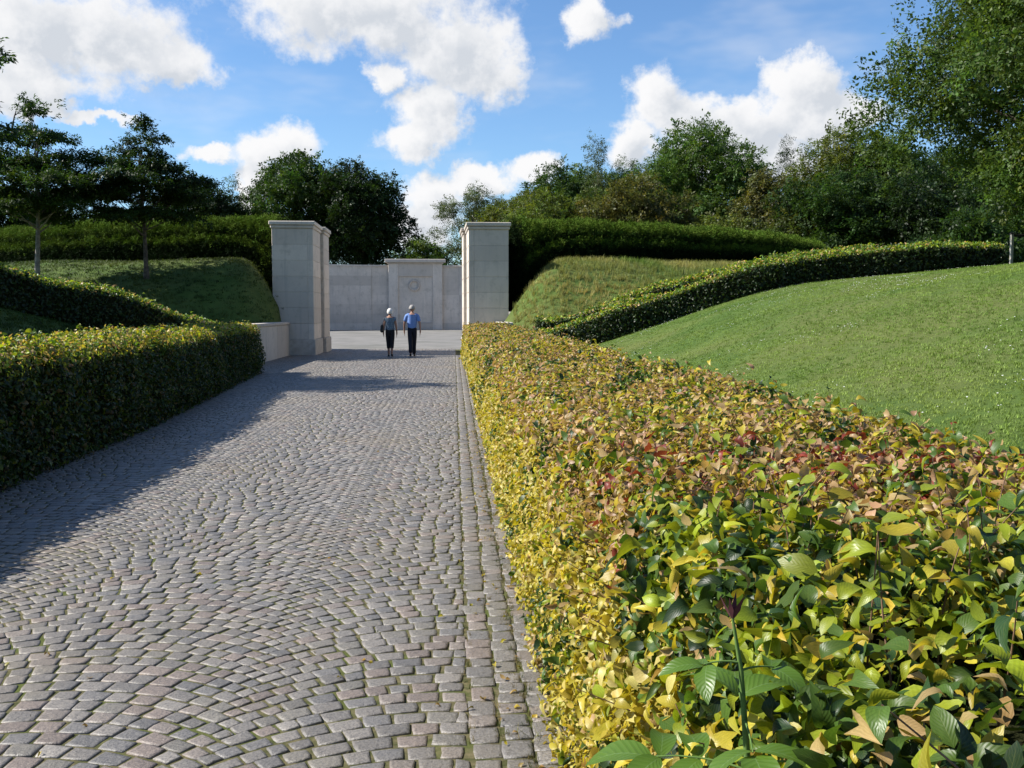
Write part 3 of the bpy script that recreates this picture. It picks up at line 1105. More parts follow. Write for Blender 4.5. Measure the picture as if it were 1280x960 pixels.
dens_f = lambda c: np.where(c[:, 1] < 3.5, 1.0, np.clip(1.0 / (0.55 + c[:, 1] / 7.8), 0.16, 1.0))
P, Nn = RH.sample(int(RH.t[-1] * RH.girth * 5600), dens=dens_f)
y_ = P[:, 1]
size = 0.0315 * (1 + np.clip(y_ - 3, 0, 40) / 30) * RNG.uniform(0.65, 1.35, len(P)) * np.where(RNG.random(len(P)) < 0.10, 1.45, 1.0)
thin = smooth01((P[:, 2] - 0.85) / 0.15) * smooth01((2.0 - P[:, 1]) / 0.6) * smooth01((P[:, 0] - 0.5) / 0.2)
hole = smooth01((vnoise(P * 8.0, 41) - 0.15) / 0.5) * (P[:, 1] < 9)
size = size * (1 + 0.30 * smooth01((2.9 - P[:, 1]) / 0.8))
kp = (RNG.random(len(P)) > thin * 0.80) & (RNG.random(len(P)) > hole * 0.62)
P, Nn, size = P[kp], Nn[kp], size[kp]
RH.clothe(P, Nn, size, rh_colour(P, Nn), C_LEAF, jitter=0.9, depth=(-0.15, 0.03))

# shoots standing out of the top of the right hedge, with larger leaves; the largest to see are leaves of their own
shoot_pts, leaf_specs = [], []
rsh = np.random.default_rng(8)
n_shoot = 0
shoot_sites = []
for _ in range(95):
    shoot_sites.append((rsh.uniform(0.62, 1.75), rsh.uniform(0.85, 2.3), rsh.uniform(0.05, 0.17), 1.0))
for _ in range(110):
    shoot_sites.append((rsh.uniform(0.5, 1.85), rsh.uniform(2.0, 5.0), rsh.uniform(0.03, 0.11), 0.95))
for _ in range(70):
    shoot_sites.append((rsh.uniform(0.5, 1.85), rsh.uniform(5.0, 16.0), rsh.uniform(0.03, 0.12), 0.95))
for _ in range(40):                     # arching out of the side face
    shoot_sites.append((0.42, rsh.uniform(1.2, 4.5), -rsh.uniform(0.1, 0.7), 0.8))
for (sx, sy, hgt, lf) in shoot_sites:
    if hgt > 0:
        z0 = 0.95
        p0 = np.array([sx, sy, z0])
        d = unit(np.array([rsh.normal(0, 0.25), rsh.normal(0, 0.25), 1.0]))
        Ls = hgt + 0.18
    else:
        p0 = np.array([0.50, sy, 1.05 + hgt])
        d = unit(np.array([-0.9, rsh.normal(0, 0.4), 0.5]))
        Ls = rsh.uniform(0.14, 0.22)
    tt = np.linspace(0, 1, 6)
    bend = np.array([rsh.normal(0, 0.3), rsh.normal(0, 0.3), 0.0]) * Ls * 0.5
    pts = p0 + d * (tt * Ls)[:, None] + bend * (tt ** 2)[:, None]
    shoot_pts.append((pts, np.linspace(0.0024, 0.0010, 6)))
    nl = rsh.integers(5, 9)
    for i in range(nl):
        t_ = 0.25 + 0.75 * (i + 1) / nl
        q = np.array([np.interp(t_, tt, pts[:, k_]) for k_ in range(3)])
        ang_ = i * 2.6 + rsh.uniform(-0.5, 0.5)
        out_d = unit(np.array([math.cos(ang_), math.sin(ang_), rsh.uniform(-0.1, 0.8)]))
        nrm_ = unit(np.array([rsh.normal(0, 0.4) - 0.25, rsh.normal(0, 0.4), 1.0]))
        sz = lf * rsh.uniform(0.036, 0.072) * (0.8 if i == nl - 1 else 1.0)
        cc = rsh.random()
        if hgt < 0:
            c_ = YELLOW if cc < 0.6 else (LIME if cc < 0.85 else TAN)
        elif sy < 2.6:
            c_ = LIME if cc < 0.52 else (GREEN * 1.2 if cc < 0.78 else (YELLOW * 0.85 if cc < 0.94 else DKGREEN * 1.6))
        elif 2.7 < sy < 3.5 and cc < 0.5:
            c_ = RED * 0.9 if cc < 0.3 else PINK
        else:
            c_ = YELLOW if cc < 0.35 else (LIME if cc < 0.65 else (TAN if cc < 0.85 else GREEN))
        leaf_specs.append((q, nrm_, out_d, sz, np.asarray(c_) * rsh.uniform(0.75, 1.2)))
tv, tq = tubes(shoot_pts, 5)
o = link('twigs', mesh_np('twigs', tv, tq, M['twig'], smooth=True), RH.root)
o.location = RH.inv
tag(o, kind='stuff')
LQ = np.array([s_[0] for s_ in leaf_specs])
LN = np.array([s_[1] for s_ in leaf_specs])
LT = np.array([s_[2] for s_ in leaf_specs])
LS = np.array([s_[3] for s_ in leaf_specs])
LC = np.array([s_[4] for s_ in leaf_specs])
LE = eulers(LN, LT)
lat_l = (LQ[:, 0] * math.cos(yaw) - LQ[:, 1] * math.sin(yaw)) / np.maximum(LQ[:, 1], 0.1)
seen = (LQ[:, 1] > 0.85) & (lat_l < 0.53) & ((1.6 - LQ[:, 2]) / LQ[:, 1] < 0.48)
rank = np.argsort(np.where(seen, LQ[:, 1] / LS, 1e9))
big = rank[:300]
small = np.setdiff1d(np.arange(len(LQ)), big)
for i in big:
    o = link('leaf', BIG_LEAVES[i % 5], RH.root)
    o.location = Vector(LQ[i]) + RH.inv
    o.rotation_euler = LE[i]
    o.scale = (LS[i],) * 3
    o.color = (*np.clip(LC[i] * 0.54, 0, 1), 1.0)
o = scatter('shoot_leaves', LQ[small], LE[small], LS[small], LC[small], C_LEAF, RH.root)
o.location = RH.inv
tag(o, kind='stuff')

# -- left hedge beside the path
LH = Hedge('beech_hedge', 'dark clipped beech hedge along the left side of the path, top in sun',
           [(-4.75, -3), (-4.78, 8), (-4.90, 13), (-5.35, 20), (-5.78, 26.2)], 1.6, 1.2, M['core'], flat0, rnd=0.14, lean=0.10, inset=0.11, lump=0.045, seed=2)
P, Nn = LH.sample(int((LH.t[-1]) * LH.girth * 1500), dens=lambda c: np.where(c[:, 1] < 4.5, 0.25, np.clip(1.15 - c[:, 1] / 40, 0.3, 1)))
n = len(P)
r = RNG.random(n)
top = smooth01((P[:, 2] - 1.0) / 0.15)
c_side = np.where((r < 0.45)[:, None], DKGREEN, np.where((r < 0.8)[:, None], GREEN * 0.7, np.where((r < 0.93)[:, None], LIME * 0.5, TAN * 0.4)))  # darkened leaf colours: shade of the side face is painted in
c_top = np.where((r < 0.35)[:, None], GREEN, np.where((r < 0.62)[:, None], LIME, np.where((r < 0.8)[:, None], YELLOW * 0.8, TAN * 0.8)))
c_top = c_top * 1.25  # top leaves brightened: sunlight is put into their colour
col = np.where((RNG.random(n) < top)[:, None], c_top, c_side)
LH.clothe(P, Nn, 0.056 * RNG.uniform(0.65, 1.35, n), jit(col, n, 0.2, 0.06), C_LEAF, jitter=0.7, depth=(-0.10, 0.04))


rl = np.random.default_rng(12)
lt, lq, ln_, ls_, lc_ = [], [], [], [], []
for _ in range(130):
    u_ = rl.random()
    p_, n_ = LH.surface(np.array([0.25 + 0.75 * u_]), np.array([rl.uniform(0.36, 0.64)]))
    p0 = p_[0] - n_[0] * 0.08
    d = unit(n_[0] + rl.normal(0, 0.35, 3))
    Ls = rl.uniform(0.14, 0.26)
    tt = np.linspace(0, 1, 4)
    pts = p0 + d * (tt * Ls)[:, None]
    lt.append((pts, np.linspace(0.003, 0.0012, 4)))
    for i in range(5):
        lq.append(p0 + d * Ls * (0.45 + 0.55 * i / 4))
        ln_.append(rl.normal(0, 0.5, 3) + np.array([0, 0, 1.0]))
        ls_.append(np.append(rl.normal(0, 1, 2), rl.uniform(0, 0.6)))
        lc_.append((GREEN if rl.random() < 0.5 else LIME) * rl.uniform(0.7, 1.1))
v, q = tubes(lt, 4)
o = link('twigs', mesh_np('twigs', v, q, M['twig'], smooth=True), LH.root)
o.location = LH.inv
tag(o, kind='stuff')
o = scatter('shoot_leaves', np.array(lq), eulers(np.array(ln_), np.array(ls_)), rl.uniform(0.045, 0.075, len(lq)), np.array(lc_), C_LEAF, LH.root)
o.location = LH.inv
tag(o, kind='stuff')


def slope_hedge(label, pts, width, tall, seed, dens=420, size=0.09, warm=0.5):
    h = Hedge('beech_hedge', label, pts, width, tall, M['core'], lambda x, y: height(x, y) - 0.05, rnd=0.2, lean=0.08, inset=0.13, lump=0.07, seed=seed)
    P, Nn = h.sample(int(h.t[-1] * h.girth * dens))
    n = len(P)
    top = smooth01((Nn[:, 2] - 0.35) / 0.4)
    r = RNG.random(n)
    c_side = np.where((r < 0.6)[:, None], DKGREEN * 0.8, GREEN * 0.5)  # leaf colours dimmed to paint the face in shade
    c_top = np.where((r < 0.35)[:, None], GREEN * 1.1, np.where((r < 0.65)[:, None], LIME * 0.8, np.where((r < 0.65 + 0.3 * warm)[:, None], TAN * 0.8, GREEN))) * 1.65  # leaf colours raised to paint the top sunlit
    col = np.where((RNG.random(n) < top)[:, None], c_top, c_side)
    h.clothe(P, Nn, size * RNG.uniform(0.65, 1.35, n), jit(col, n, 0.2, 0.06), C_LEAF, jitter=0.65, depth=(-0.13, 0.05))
    return h


slope_hedge('low clipped hedge climbing the lawn bank on the right, dark face towards the lawn',
            [(2.5, 30.6), (5, 29.8), (10, 29.8), (15, 30.6), (17.3, 31.2)], 1.1, 0.92, 5)
slope_hedge('second low clipped hedge climbing the bank just behind the first one on the right',
            [(2.7, 32.0), (6, 31.3), (11, 31.4), (14.4, 32.3)], 1.0, 1.06, 6)
slope_hedge('low clipped hedge climbing the bank behind the dark left path hedge',
            [(-6.4, 29.3), (-9, 27.0), (-13, 23.5), (-17, 19.5)], 1.3, 1.0, 7)


def ring_pts(a0, a1, r=23.7, n=60):
    th = np.linspace(a0, a1, n)
    return [(CX + r * math.cos(t_), CY + r * math.sin(t_)) for t_ in th]


def yew(label, pts, seed):
    zf = lambda x, y: np.clip(height(x, y) - 0.1, 1.0, 3.35)
    h = Hedge('yew_hedge', label, pts, 2.5, 1.5, M['yew_core'], zf, rnd=0.62, lean=0.30, inset=0.12, lump=0.05, seed=seed, level=4.95)
    P, Nn = h.sample(int(h.t[-1] * h.girth * 260))
    n = len(P)
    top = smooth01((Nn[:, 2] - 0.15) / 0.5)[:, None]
    col = np.array([0.014, 0.032, 0.008]) * (1 - top) + np.array([0.15, 0.25, 0.032]) * top  # shaded face and sunlit top blended into the needle colour
    P = P + Nn * RNG.uniform(-0.12, 0.0, n)[:, None]
    tip = Nn * 0.9 + np.array([0, 0, 0.5]) + RNG.normal(0, 0.35, (n, 3))
    nr = RNG.normal(0, 1, (n, 3))
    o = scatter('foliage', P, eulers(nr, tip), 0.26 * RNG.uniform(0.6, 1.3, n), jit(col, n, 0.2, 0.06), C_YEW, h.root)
    o.location = h.inv
    tag(o, kind='stuff')


A_GATE = math.pi * 1.5 + GROT
yew('dark clipped yew hedge curving along the top of the bank right of the gate', ring_pts(A_GATE + 0.20, A_GATE + 1.95), 31)
yew('dark clipped yew hedge curving along the top of the bank left of the gate', ring_pts(A_GATE - 0.185, A_GATE - 2.0), 32)


# ------------------------------------------------------------------ trees
def limbs_to(base, tips, r0, rng, low=0.45, high=0.75, wob=0.06):
    """tapered limbs from points on the trunk to the foliage masses"""
    paths = []
    H = max(t_[2] for t_ in tips) - base[2]
    top = np.array([base[0] + rng.normal(0, 0.03) * H, base[1] + rng.normal(0, 0.03) * H, base[2] + H * 0.82])
    tt = np.linspace(0, 1, 8)
    trunk = base + (top - base) * tt[:, None] + np.stack([np.sin(tt * 3 + 1), np.cos(tt * 2.4), tt * 0], -1) * wob * H * 0.12 * tt[:, None]
    rad_ = r0 * (1 - 0.82 * tt)
    rad_[0] *= 1.35
    paths.append((trunk, rad_))
    branches = []
    for tp in tips:
        f = np.clip(((tp[2] - base[2]) / H) * rng.uniform(low, high), 0.22, 0.9)
        s = np.array([np.interp(f, tt, trunk[:, k_]) for k_ in range(3)])
        u = np.linspace(0, 1, 6)
        mid = (s + tp) / 2 + np.array([0, 0, -0.08 * np.linalg.norm(tp - s)])
        pts = s * ((1 - u) ** 2)[:, None] + 2 * mid * (u * (1 - u))[:, None] + tp * (u ** 2)[:, None]
        rb = np.interp(f, tt, rad_) * 0.55
        branches.append((pts, np.linspace(rb, rb * 0.12, 6)))
    return paths, branches


def tree(name, label, x, y, top, rx, bottom, style='round', col=(0.05, 0.10, 0.02), dens=1.0, spray=0.8, lobes=14, bark='bark', group=None,
         seed=0, coll=None, z=None, trunk_r=None, cat='tree', ry=None, var=0.22):
    rng = np.random.default_rng(seed)
    z0 = float(height(x, y)) if z is None else z
    root = empty(name, (x, y, z0 - 0.1))
    tag(root, label, cat, group)
    H = top - z0
    zb = bottom - z0                     # crown bottom above the foot
    ry = ry or rx
    pts, nrm, tips = [], [], []
    if style in ('round', 'loose'):
        cz, hz = (zb + H) / 2, (H - zb) / 2
        L = []
        n_lobe = int(lobes * (2.0 if style == 'round' else 1.6))
        for i in range(n_lobe):
            p = unit(rng.normal(0, 1, 3)) * rng.uniform(0.35, 1.0) ** 0.6
            rl = rng.uniform(0.20, 0.36) if style == 'round' else rng.uniform(0.13, 0.26)
            L.append((np.array([p[0] * rx * (1 - rl * 0.7), p[1] * ry * (1 - rl * 0.7), cz + p[2] * hz * (1 - rl * 0.7)]),
                      np.array([rl * rx * 1.1, rl * ry * 1.1, rl * max(hz, rx * 0.6) * 0.95])))
        L.append((np.array([rng.normal(0, .1) * rx, 0, H - hz * 0.22]), np.array([rx * 0.28, ry * 0.28, hz * 0.22])))
        tips = [c_ for c_, s_ in L[::2]]
        for li, (c_, s_) in enumerate(L):
            area = 4 * math.pi * (s_[0] * s_[1] * s_[2]) ** (2 / 3)
            m_ = int(area * dens * 2.9 / (spray * spray)) + 6
            d = unit(rng.normal(0, 1, (m_, 3)))
            f = 1 - np.abs(rng.normal(0, 0.26, m_))
            f *= 1 + 0.25 * vnoise(d * 3.0 + c_, seed)
            p = c_ + d * s_ * f[:, None]
            inside = np.zeros(m_, bool)
            for lj, (c2, s2) in enumerate(L):
                if lj != li:
                    inside |= (((p - c2) / s2) ** 2).sum(1) < 0.35
            kq = ~inside | (rng.random(m_) < 0.25)
            pts.append(p[kq])
            nrm.append(unit(d[kq] / s_))
        if style == 'round':             # leafy depth behind the outer masses
            m_ = int(rx * ry * dens * 9 / (spray * spray))
            d = unit(rng.normal(0, 1, (m_, 3))) * (rng.random((m_, 1)) ** 0.4) * 0.72
            pts.append(np.stack([d[:, 0] * rx, d[:, 1] * ry, cz + d[:, 2] * hz], -1))
            nrm.append(unit(d))
    elif style == 'layered':
        tiers = lobes
        for i in range(tiers):
            t_ = i / (tiers - 1)
            zz = zb + (H - zb) * t_ * 0.97
            reach = rx * (1.0 - t_) ** 0.62 * rng.uniform(0.85, 1.1) + 0.10 * rx
            if t_ < 0.12:
                reach *= 0.8
            npad = 5 if t_ < 0.5 else (4 if t_ < 0.8 else 2)
            a_ = rng.uniform(0, 6.28)
            for q in range(npad):
                aa = a_ + q * 6.283 / npad + rng.uniform(-0.35, 0.35)
                rch = reach * rng.uniform(0.6, 1.1)
                c_ = np.array([math.cos(aa) * rch * 0.6, math.sin(aa) * rch * 0.6, zz + rng.normal(0, 0.018) * H + 0.10 * rch])
                s_ = np.array([rch * 0.46, rch * 0.46, 0.017 * H])
                tips.append(c_)
                m_ = int(math.pi * s_[0] * s_[1] * dens * 10 / (spray * spray)) + 10
                d = unit(rng.normal(0, 1, (m_, 3)))
                p = c_ + d * s_ * (rng.random(m_)[:, None] ** 0.4)
                rad2 = (p[:, 0] - c_[0]) ** 2 + (p[:, 1] - c_[1]) ** 2
                p[:, 2] += 0.10 * s_[0] * vnoise(p * 2.4, seed + i) - 0.10 * rad2 / max(s_[0], 0.2)
                pts.append(p)
                nrm.append(unit(d * np.array([0.9, 0.9, 0.25]) + np.array([0, 0, 0.15])))
        m_ = int(40 * dens)
        c_ = np.array([0, 0, H - 0.03 * H])
        pts.append(c_ + rng.normal(0, 1, (m_, 3)) * np.array([rx * 0.10, rx * 0.10, H * 0.03]))
        nrm.append(np.tile([0, 0, 1.0], (m_, 1)) + rng.normal(0, 0.4, (m_, 3)))
        tips.append(c_)
    elif style == 'conifer':
        m_ = int(math.pi * rx * (H - zb) * dens * 6 / (spray * spray))
        t_ = rng.random(m_) ** 0.75
        t_ = 1 - t_
        zz = zb + (H - zb) * t_
        tier = 0.75 + 0.3 * np.cos(t_ * 38)
        rr = rx * (1 - t_) * tier * (0.55 + 0.45 * rng.random(m_)) + 0.06
        th = rng.uniform(0, 6.283, m_)
        pts.append(np.stack([rr * np.cos(th), rr * np.sin(th), zz - 0.15 * rr], -1))
        nrm.append(np.stack([np.cos(th), np.sin(th), np.full(m_, 0.2)], -1))
        tips.append(np.array([0, 0, H]))
        for q in range(10):
            tq_ = q / 10
            a_ = q * 2.4
            tips.append(np.array([math.cos(a_) * rx * (1 - tq_) * 0.6, math.sin(a_) * rx * (1 - tq_) * 0.6, zb + (H - zb) * tq_]))
    P = np.concatenate(pts)
    Nn = np.concatenate(nrm)
    n = len(P)
    if style != 'conifer':               # bring the crown to its measured width and height
        for ax_, want in ((0, rx), (1, ry)):
            P[:, ax_] *= want / np.percentile(np.abs(P[:, ax_]), 98.5)
        lo_, hi_ = np.percentile(P[:, 2], 1.5), np.percentile(P[:, 2], 99.6)
        P[:, 2] = zb + (P[:, 2] - lo_) / (hi_ - lo_) * (H - zb)
    tipd = Nn + rng.normal(0, 0.55, (n, 3)) + np.array([0, 0, -0.15 if style != 'conifer' else 0.0])
    nr = Nn * 0.3 + rng.normal(0, 0.55 if style != 'layered' else 0.3, (n, 3)) + np.array([0, 0, 0.8])
    clump = vnoise(P * (2.4 / max(rx * 0.4, 0.5)), seed + 5)[:, None]
    C = np.asarray(col) * (1 + 0.22 * clump) * (1 + rng.normal(0, var, (n, 1))) * (1 + rng.normal(0, 0.06, (n, 3)))
    yel = (rng.random(n) < 0.10)[:, None]
    C = np.where(yel, C * np.array([1.5, 1.25, 0.9]), C)
    P0 = P + np.array([0, 0, 0.1])
    sc = spray * rng.uniform(0.6, 1.25, n)
    # centre sprays on their points
    eu = eulers(nr, tipd)
    cr = scatter('crown', P0 - unit(tipd) * sc[:, None] * 0.5, eu, sc, C, coll or C_SPRAY, root)
    tag(cr, kind='stuff')
    base_ = np.array([0.0, 0.0, 0.0])
    r0 = trunk_r or max(0.06, H * 0.022)
    tr, br = limbs_to(base_, [t_ + np.array([0, 0, 0.1]) for t_ in tips], r0, rng, *((0.8, 0.95) if style == 'layered' else (0.45, 0.75)))
    v, q = tubes(tr, 9)
    link('trunk', mesh_np('trunk', v, q, M[bark], smooth=True), root)
    v, q = tubes(br, 6)
    link('limbs', mesh_np('limbs', v, q, M[bark], smooth=True), root)
    return root


def at(px, py, Y):
    """where a sight line through the photograph meets the distance Y (metres)"""
    p_, q_ = math.radians(3.3), math.radians(4.2)
    f = Vector((math.sin(p_) * math.cos(q_), math.cos(p_) * math.cos(q_), -math.sin(q_)))
    r_ = Vector((math.cos(p_), -math.sin(p_), 0))
    u_ = r_.cross(f)
    d = f * 1250 + r_ * (px - 640) + u_ * (480 - py)
    d = d * (Y / d.y)
    return d.x, d.z + 1.6


def place(name, label, px, top_px, hw_px, bot_px, Y, **k):
    x, top = at(px, top_px, Y)
    _, bot = at(px, bot_px, Y)
    return tree(name, label, x, Y, top, hw_px * Y / 1250.0, bot, **k)


OAK = (0.052, 0.110, 0.020)
MIDG = (0.115, 0.205, 0.036)
OLIVE = (0.165, 0.215, 0.046)
BLUEG = (0.130, 0.180, 0.085)
DARK = (0.030, 0.064, 0.015)
BROWN = (0.150, 0.160, 0.048)

# trees on the left bank, in front of the yew hedge
pale_tree = place('spreading_tree', 'tiered spreading tree on the left bank, pale slanting trunk', 38, 128, 84, 268, 34, style='layered', col=OAK, lobes=7, dens=0.8,
      spray=0.36, seed=1, bark='bark_light', group='tiered trees on the left bank', trunk_r=0.095)
place('spreading_tree', 'tiered spreading tree with pointed top left of the left gate pier', 178, 150, 76, 272, 35, style='layered', col=(0.036, 0.078, 0.015), lobes=7, dens=0.75,
      spray=0.36, seed=2, group='tiered trees on the left bank', trunk_r=0.085)
tree('spreading_tree', 'spreading tree at the left edge of the picture, only branch tips showing', -13.3, 22.6, 10.8, 3.2, 4.6, style='layered', col=OAK, lobes=8, dens=0.8,
     spray=0.42, seed=3, group='tiered trees on the left bank', trunk_r=0.14)
bx_, bz_ = at(14, 152, 34)
b0 = Vector((bx_, 34.0, bz_ - 0.35)) - pale_tree.location
v, q = tubes([(np.array([b0, b0 + Vector((0.10, 0, 0.5)), b0 + Vector((0.28, 0, 1.0))]), [0.03, 0.02, 0.008]),
              (np.array([b0 + Vector((0.12, 0, 0.55)), b0 + Vector((0.33, 0.05, 0.72)), b0 + Vector((0.45, 0.05, 0.88))]), [0.016, 0.012, 0.006])], 6)
link('bare_branch', mesh_np('bare_branch', v, q, M['bark'], smooth=True), pale_tree)
# behind the court
place('broadleaf_tree', 'low dark tree behind the left yew hedge, right of the tiered trees', 250, 226, 48, 300, 92, col=DARK, spray=0.9, seed=4, group='trees behind the court')
place('willow_tree', 'small feathery grey-green tree beside the large dark tree', 292, 222, 20, 305, 96, style='loose', col=BLUEG, spray=0.8, seed=5, coll=C_WILLOW, group='trees behind the court')
place('broadleaf_tree', 'large dark round tree rising behind the left gate pier', 368, 194, 62, 318, 94, col=OAK, spray=0.95, lobes=20, seed=6, group='trees behind the court')
place('broadleaf_tree', 'dense very dark tree behind the court wall, right of the left gate pier', 452, 206, 54, 335, 92, col=DARK, spray=0.9, lobes=22, seed=7, dens=1.2, group='trees behind the court')
place('broadleaf_tree', 'loose pale green tree behind the right gate pier', 590, 232, 46, 325, 104, style='loose', col=BLUEG, spray=0.85, lobes=24, seed=8, coll=C_FINE, group='trees behind the court')
place('shrub', 'low bright green shrub above the middle of the court wall', 524, 298, 32, 345, 100, col=MIDG, spray=0.8, lobes=10, seed=9, cat='shrub', z=0.5)
place('shrub', 'low dark shrub above the court wall beside the stele', 555, 312, 26, 350, 98, col=OAK, spray=0.8, lobes=8, seed=10, cat='shrub', z=0.5)
# far left
for i, (px, tp, hw, cl_, lb) in enumerate(((-20, 210, 60, DARK, 'dark bushy tree at the left edge behind the pale trunk'),
                                           (55, 252, 40, DARK, 'dark bushy tree low behind the pale slanting trunk'),
                                           (150, 268, 50, OAK, 'low green bushy tree under the second tiered tree'),
                                           (205, 262, 45, DARK, 'low dark bushy tree right of the second tiered trunk'))):
    place('broadleaf_tree', lb, px, tp, hw, 310, 105, col=cl_, spray=1.0, lobes=14, seed=40 + i, group='far trees on the left')
for i, (px, tp, lb) in enumerate(((86, 262, 'leftmost of three thin dark conifers between the tiered trees'), (104, 253, 'tallest of three thin dark conifers between the tiered trees'),
                                  (130, 258, 'rightmost of three thin dark conifers between the tiered trees'))):
    place('conifer_tree', lb, px, tp, 9, 300, 120, style='conifer', col=DARK, spray=0.7, seed=50 + i, coll=C_YEW, group='far conifers on the left')
# the wooded slope on the right
RT = [('tall dark tree at the lower left of the right-hand wood', 655, 243, 46, 320, 96, OLIVE, 'round'),
      ('dark sloping tree top left of the thin birch', 705, 206, 44, 310, 100, OAK, 'round'),
      ('bright olive tree low in front, right of the right gate pier', 690, 242, 58, 320, 84, (0.145, 0.210, 0.036), 'round'),
      ('thin feathery birch standing above the wood', 741, 172, 22, 300, 102, BLUEG, 'loose'),
      ('dark spiky tree top right of the birch', 785, 200, 34, 300, 100, OAK, 'loose'),
      ('brownish olive tree in the middle front of the wood', 800, 222, 62, 325, 82, (0.150, 0.165, 0.045), 'round'),
      ('largest round green tree in the middle of the wood', 888, 160, 78, 320, 95, (0.105, 0.200, 0.036), 'round'),
      ('brown-tinged tree right of the largest round tree', 958, 215, 40, 320, 86, BROWN, 'round'),
      ('small dark tree peak between the round tree and the pale tree', 986, 172, 18, 300, 104, DARK, 'loose'),
      ('pale olive tree with loose top at the right of the wood', 1050, 164, 62, 310, 96, OLIVE, 'round'),
      ('dark green tree in front of the pale olive tree', 1045, 212, 58, 315, 72, OAK, 'round'),
      ('green tree right of the pale olive tree', 1125, 168, 55, 310, 92, MIDG, 'round'),
      ('dark tree filling the wood beneath the overhanging branches', 1160, 215, 62, 320, 70, DARK, 'round'),
      ('dark tree in front at the right edge of the wood', 1262, 185, 75, 325, 74, OAK, 'round'),
      ('olive tree close behind the right gate pier, lowest of the wood', 622, 258, 36, 320, 108, OLIVE, 'round'),
      ('mid green tree behind the thin birch', 738, 212, 50, 310, 108, MIDG, 'round'),
      ('green tree filling the gap left of the largest round tree', 838, 186, 46, 310, 106, MIDG, 'round'),
      ('low green tree between the olive trees in front of the birch', 750, 238, 48, 320, 90, (0.105, 0.175, 0.034), 'round'),
      ('tall dark tree behind the leaning post, closing the wood', 1195, 180, 62, 320, 96, OAK, 'round'),
      ('tall green tree at the right border of the picture behind the post', 1275, 170, 60, 320, 98, MIDG, 'round'),
      ('low olive bush at the foot of the wood beside the yew hedge', 905, 270, 46, 325, 76, OLIVE, 'round'),
      ('low dark bush at the foot of the wood behind the climbing hedge', 990, 262, 52, 325, 74, (0.085, 0.12, 0.028), 'round'),
      ('low green bush right of the climbing hedge end', 1215, 265, 60, 330, 60, OAK, 'round')]
for i, (lb, px, tp, hw, bt, Y, cl_, stl) in enumerate(RT):
    place('broadleaf_tree', lb, px, tp, hw * 1.15, bt + 18, Y, col=cl_, spray=0.85 if stl == 'round' else 0.75, lobes=18 if stl == 'round' else 22, seed=70 + i, style=stl,
          coll=C_SPRAY if stl == 'round' else C_FINE, group='trees of the wood on the right')
# near tree whose branches hang into the upper right corner
tree('overhanging_tree', 'near tree with hanging leafy branches filling the upper right corner', 15.6, 22.0, 13.0, 5.1, 3.3, style='loose', col=(0.095, 0.165, 0.032), spray=0.62, lobes=64,
     dens=1.6, seed=99, coll=C_FINE, trunk_r=0.28)

# ------------------------------------------------------------------ grass, daisies
def grass_field(name, label, n, xr, yr, mask, size, cols, coll, seed):
    rng = np.random.default_rng(seed)
    x = rng.uniform(*xr, n)
    y = rng.uniform(*yr, n)
    kq = mask(x, y, rng)
    x, y = x[kq], y[kq]
    m_ = len(x)
    P = np.stack([x, y, height(x, y)], -1)
    e_ = np.stack([rng.normal(0, 0.15, m_), rng.normal(0, 0.15, m_), rng.uniform(0, 6.28, m_)], -1)
    nz = vnoise(P * 0.6, seed)[:, None] * 0.5 + 0.5
    C = np.asarray(cols[0]) * (1 - nz) + np.asarray(cols[1]) * nz
    C = C * (1 + rng.normal(0, 0.2, (m_, 1)))
    o = scatter(name, P, e_, size * rng.uniform(0.6, 1.3, m_), C, coll)
    tag(o, label, 'grass', kind='stuff')


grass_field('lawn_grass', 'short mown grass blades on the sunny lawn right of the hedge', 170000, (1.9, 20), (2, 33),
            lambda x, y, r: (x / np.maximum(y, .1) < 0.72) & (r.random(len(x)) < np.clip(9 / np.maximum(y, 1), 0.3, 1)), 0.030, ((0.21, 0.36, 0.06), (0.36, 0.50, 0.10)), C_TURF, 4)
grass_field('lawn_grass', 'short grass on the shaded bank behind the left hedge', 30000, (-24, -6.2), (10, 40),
            lambda x, y, r: np.hypot(x - CX, y - CY) > 24.5, 0.075, ((0.05, 0.10, 0.018), (0.12, 0.165, 0.03)), C_TURF, 5)  # darker blades than the sunny lawn: shade is put into the colour
grass_field('meadow_grass', 'tall straw-tinted grass on the bank below the right yew hedge', 26000, (2.1, 22), (30, 50),
            lambda x, y, r: (np.hypot(x - CX, y - CY) > 24.2) & (np.hypot(x - CX, y - CY) < 36), 0.22, ((0.24, 0.34, 0.07), (0.55, 0.50, 0.17)), C_TALL, 6)

dm = bpy.data.materials.new('daisy_white')
dm.use_nodes = True
dm.node_tree.nodes['Principled BSDF'].inputs['Base Color'].default_value = rgb(0.75, 0.75, 0.70)
bm = bmesh.new()
bmesh.ops.create_icosphere(bm, subdivisions=1, radius=0.5)
bmesh.ops.scale(bm, vec=(1, 1, 0.45), verts=bm.verts)
C_DAISY = proto_coll('daisy_head', [bm_mesh('daisy_head', bm, dm)])
rng = np.random.default_rng(77)
xs, ys = rng.uniform(2.3, 19, 16000), rng.uniform(3, 30, 16000)
pp = np.stack([xs, ys, height(xs, ys) + 0.035], -1)
kq = (vnoise(pp * 0.55, 14) + 0.5 * vnoise(pp * 2.0, 15) > 0.35) & (rng.random(16000) < 0.6)
pp = pp[kq]
o = scatter('daisies', pp, np.zeros((len(pp), 3)), 0.016 * rng.uniform(0.6, 1.4, len(pp)), np.ones((len(pp), 3)), C_DAISY)
tag(o, 'tiny white daisies sprinkled over the sunny lawn', 'daisies', kind='stuff')

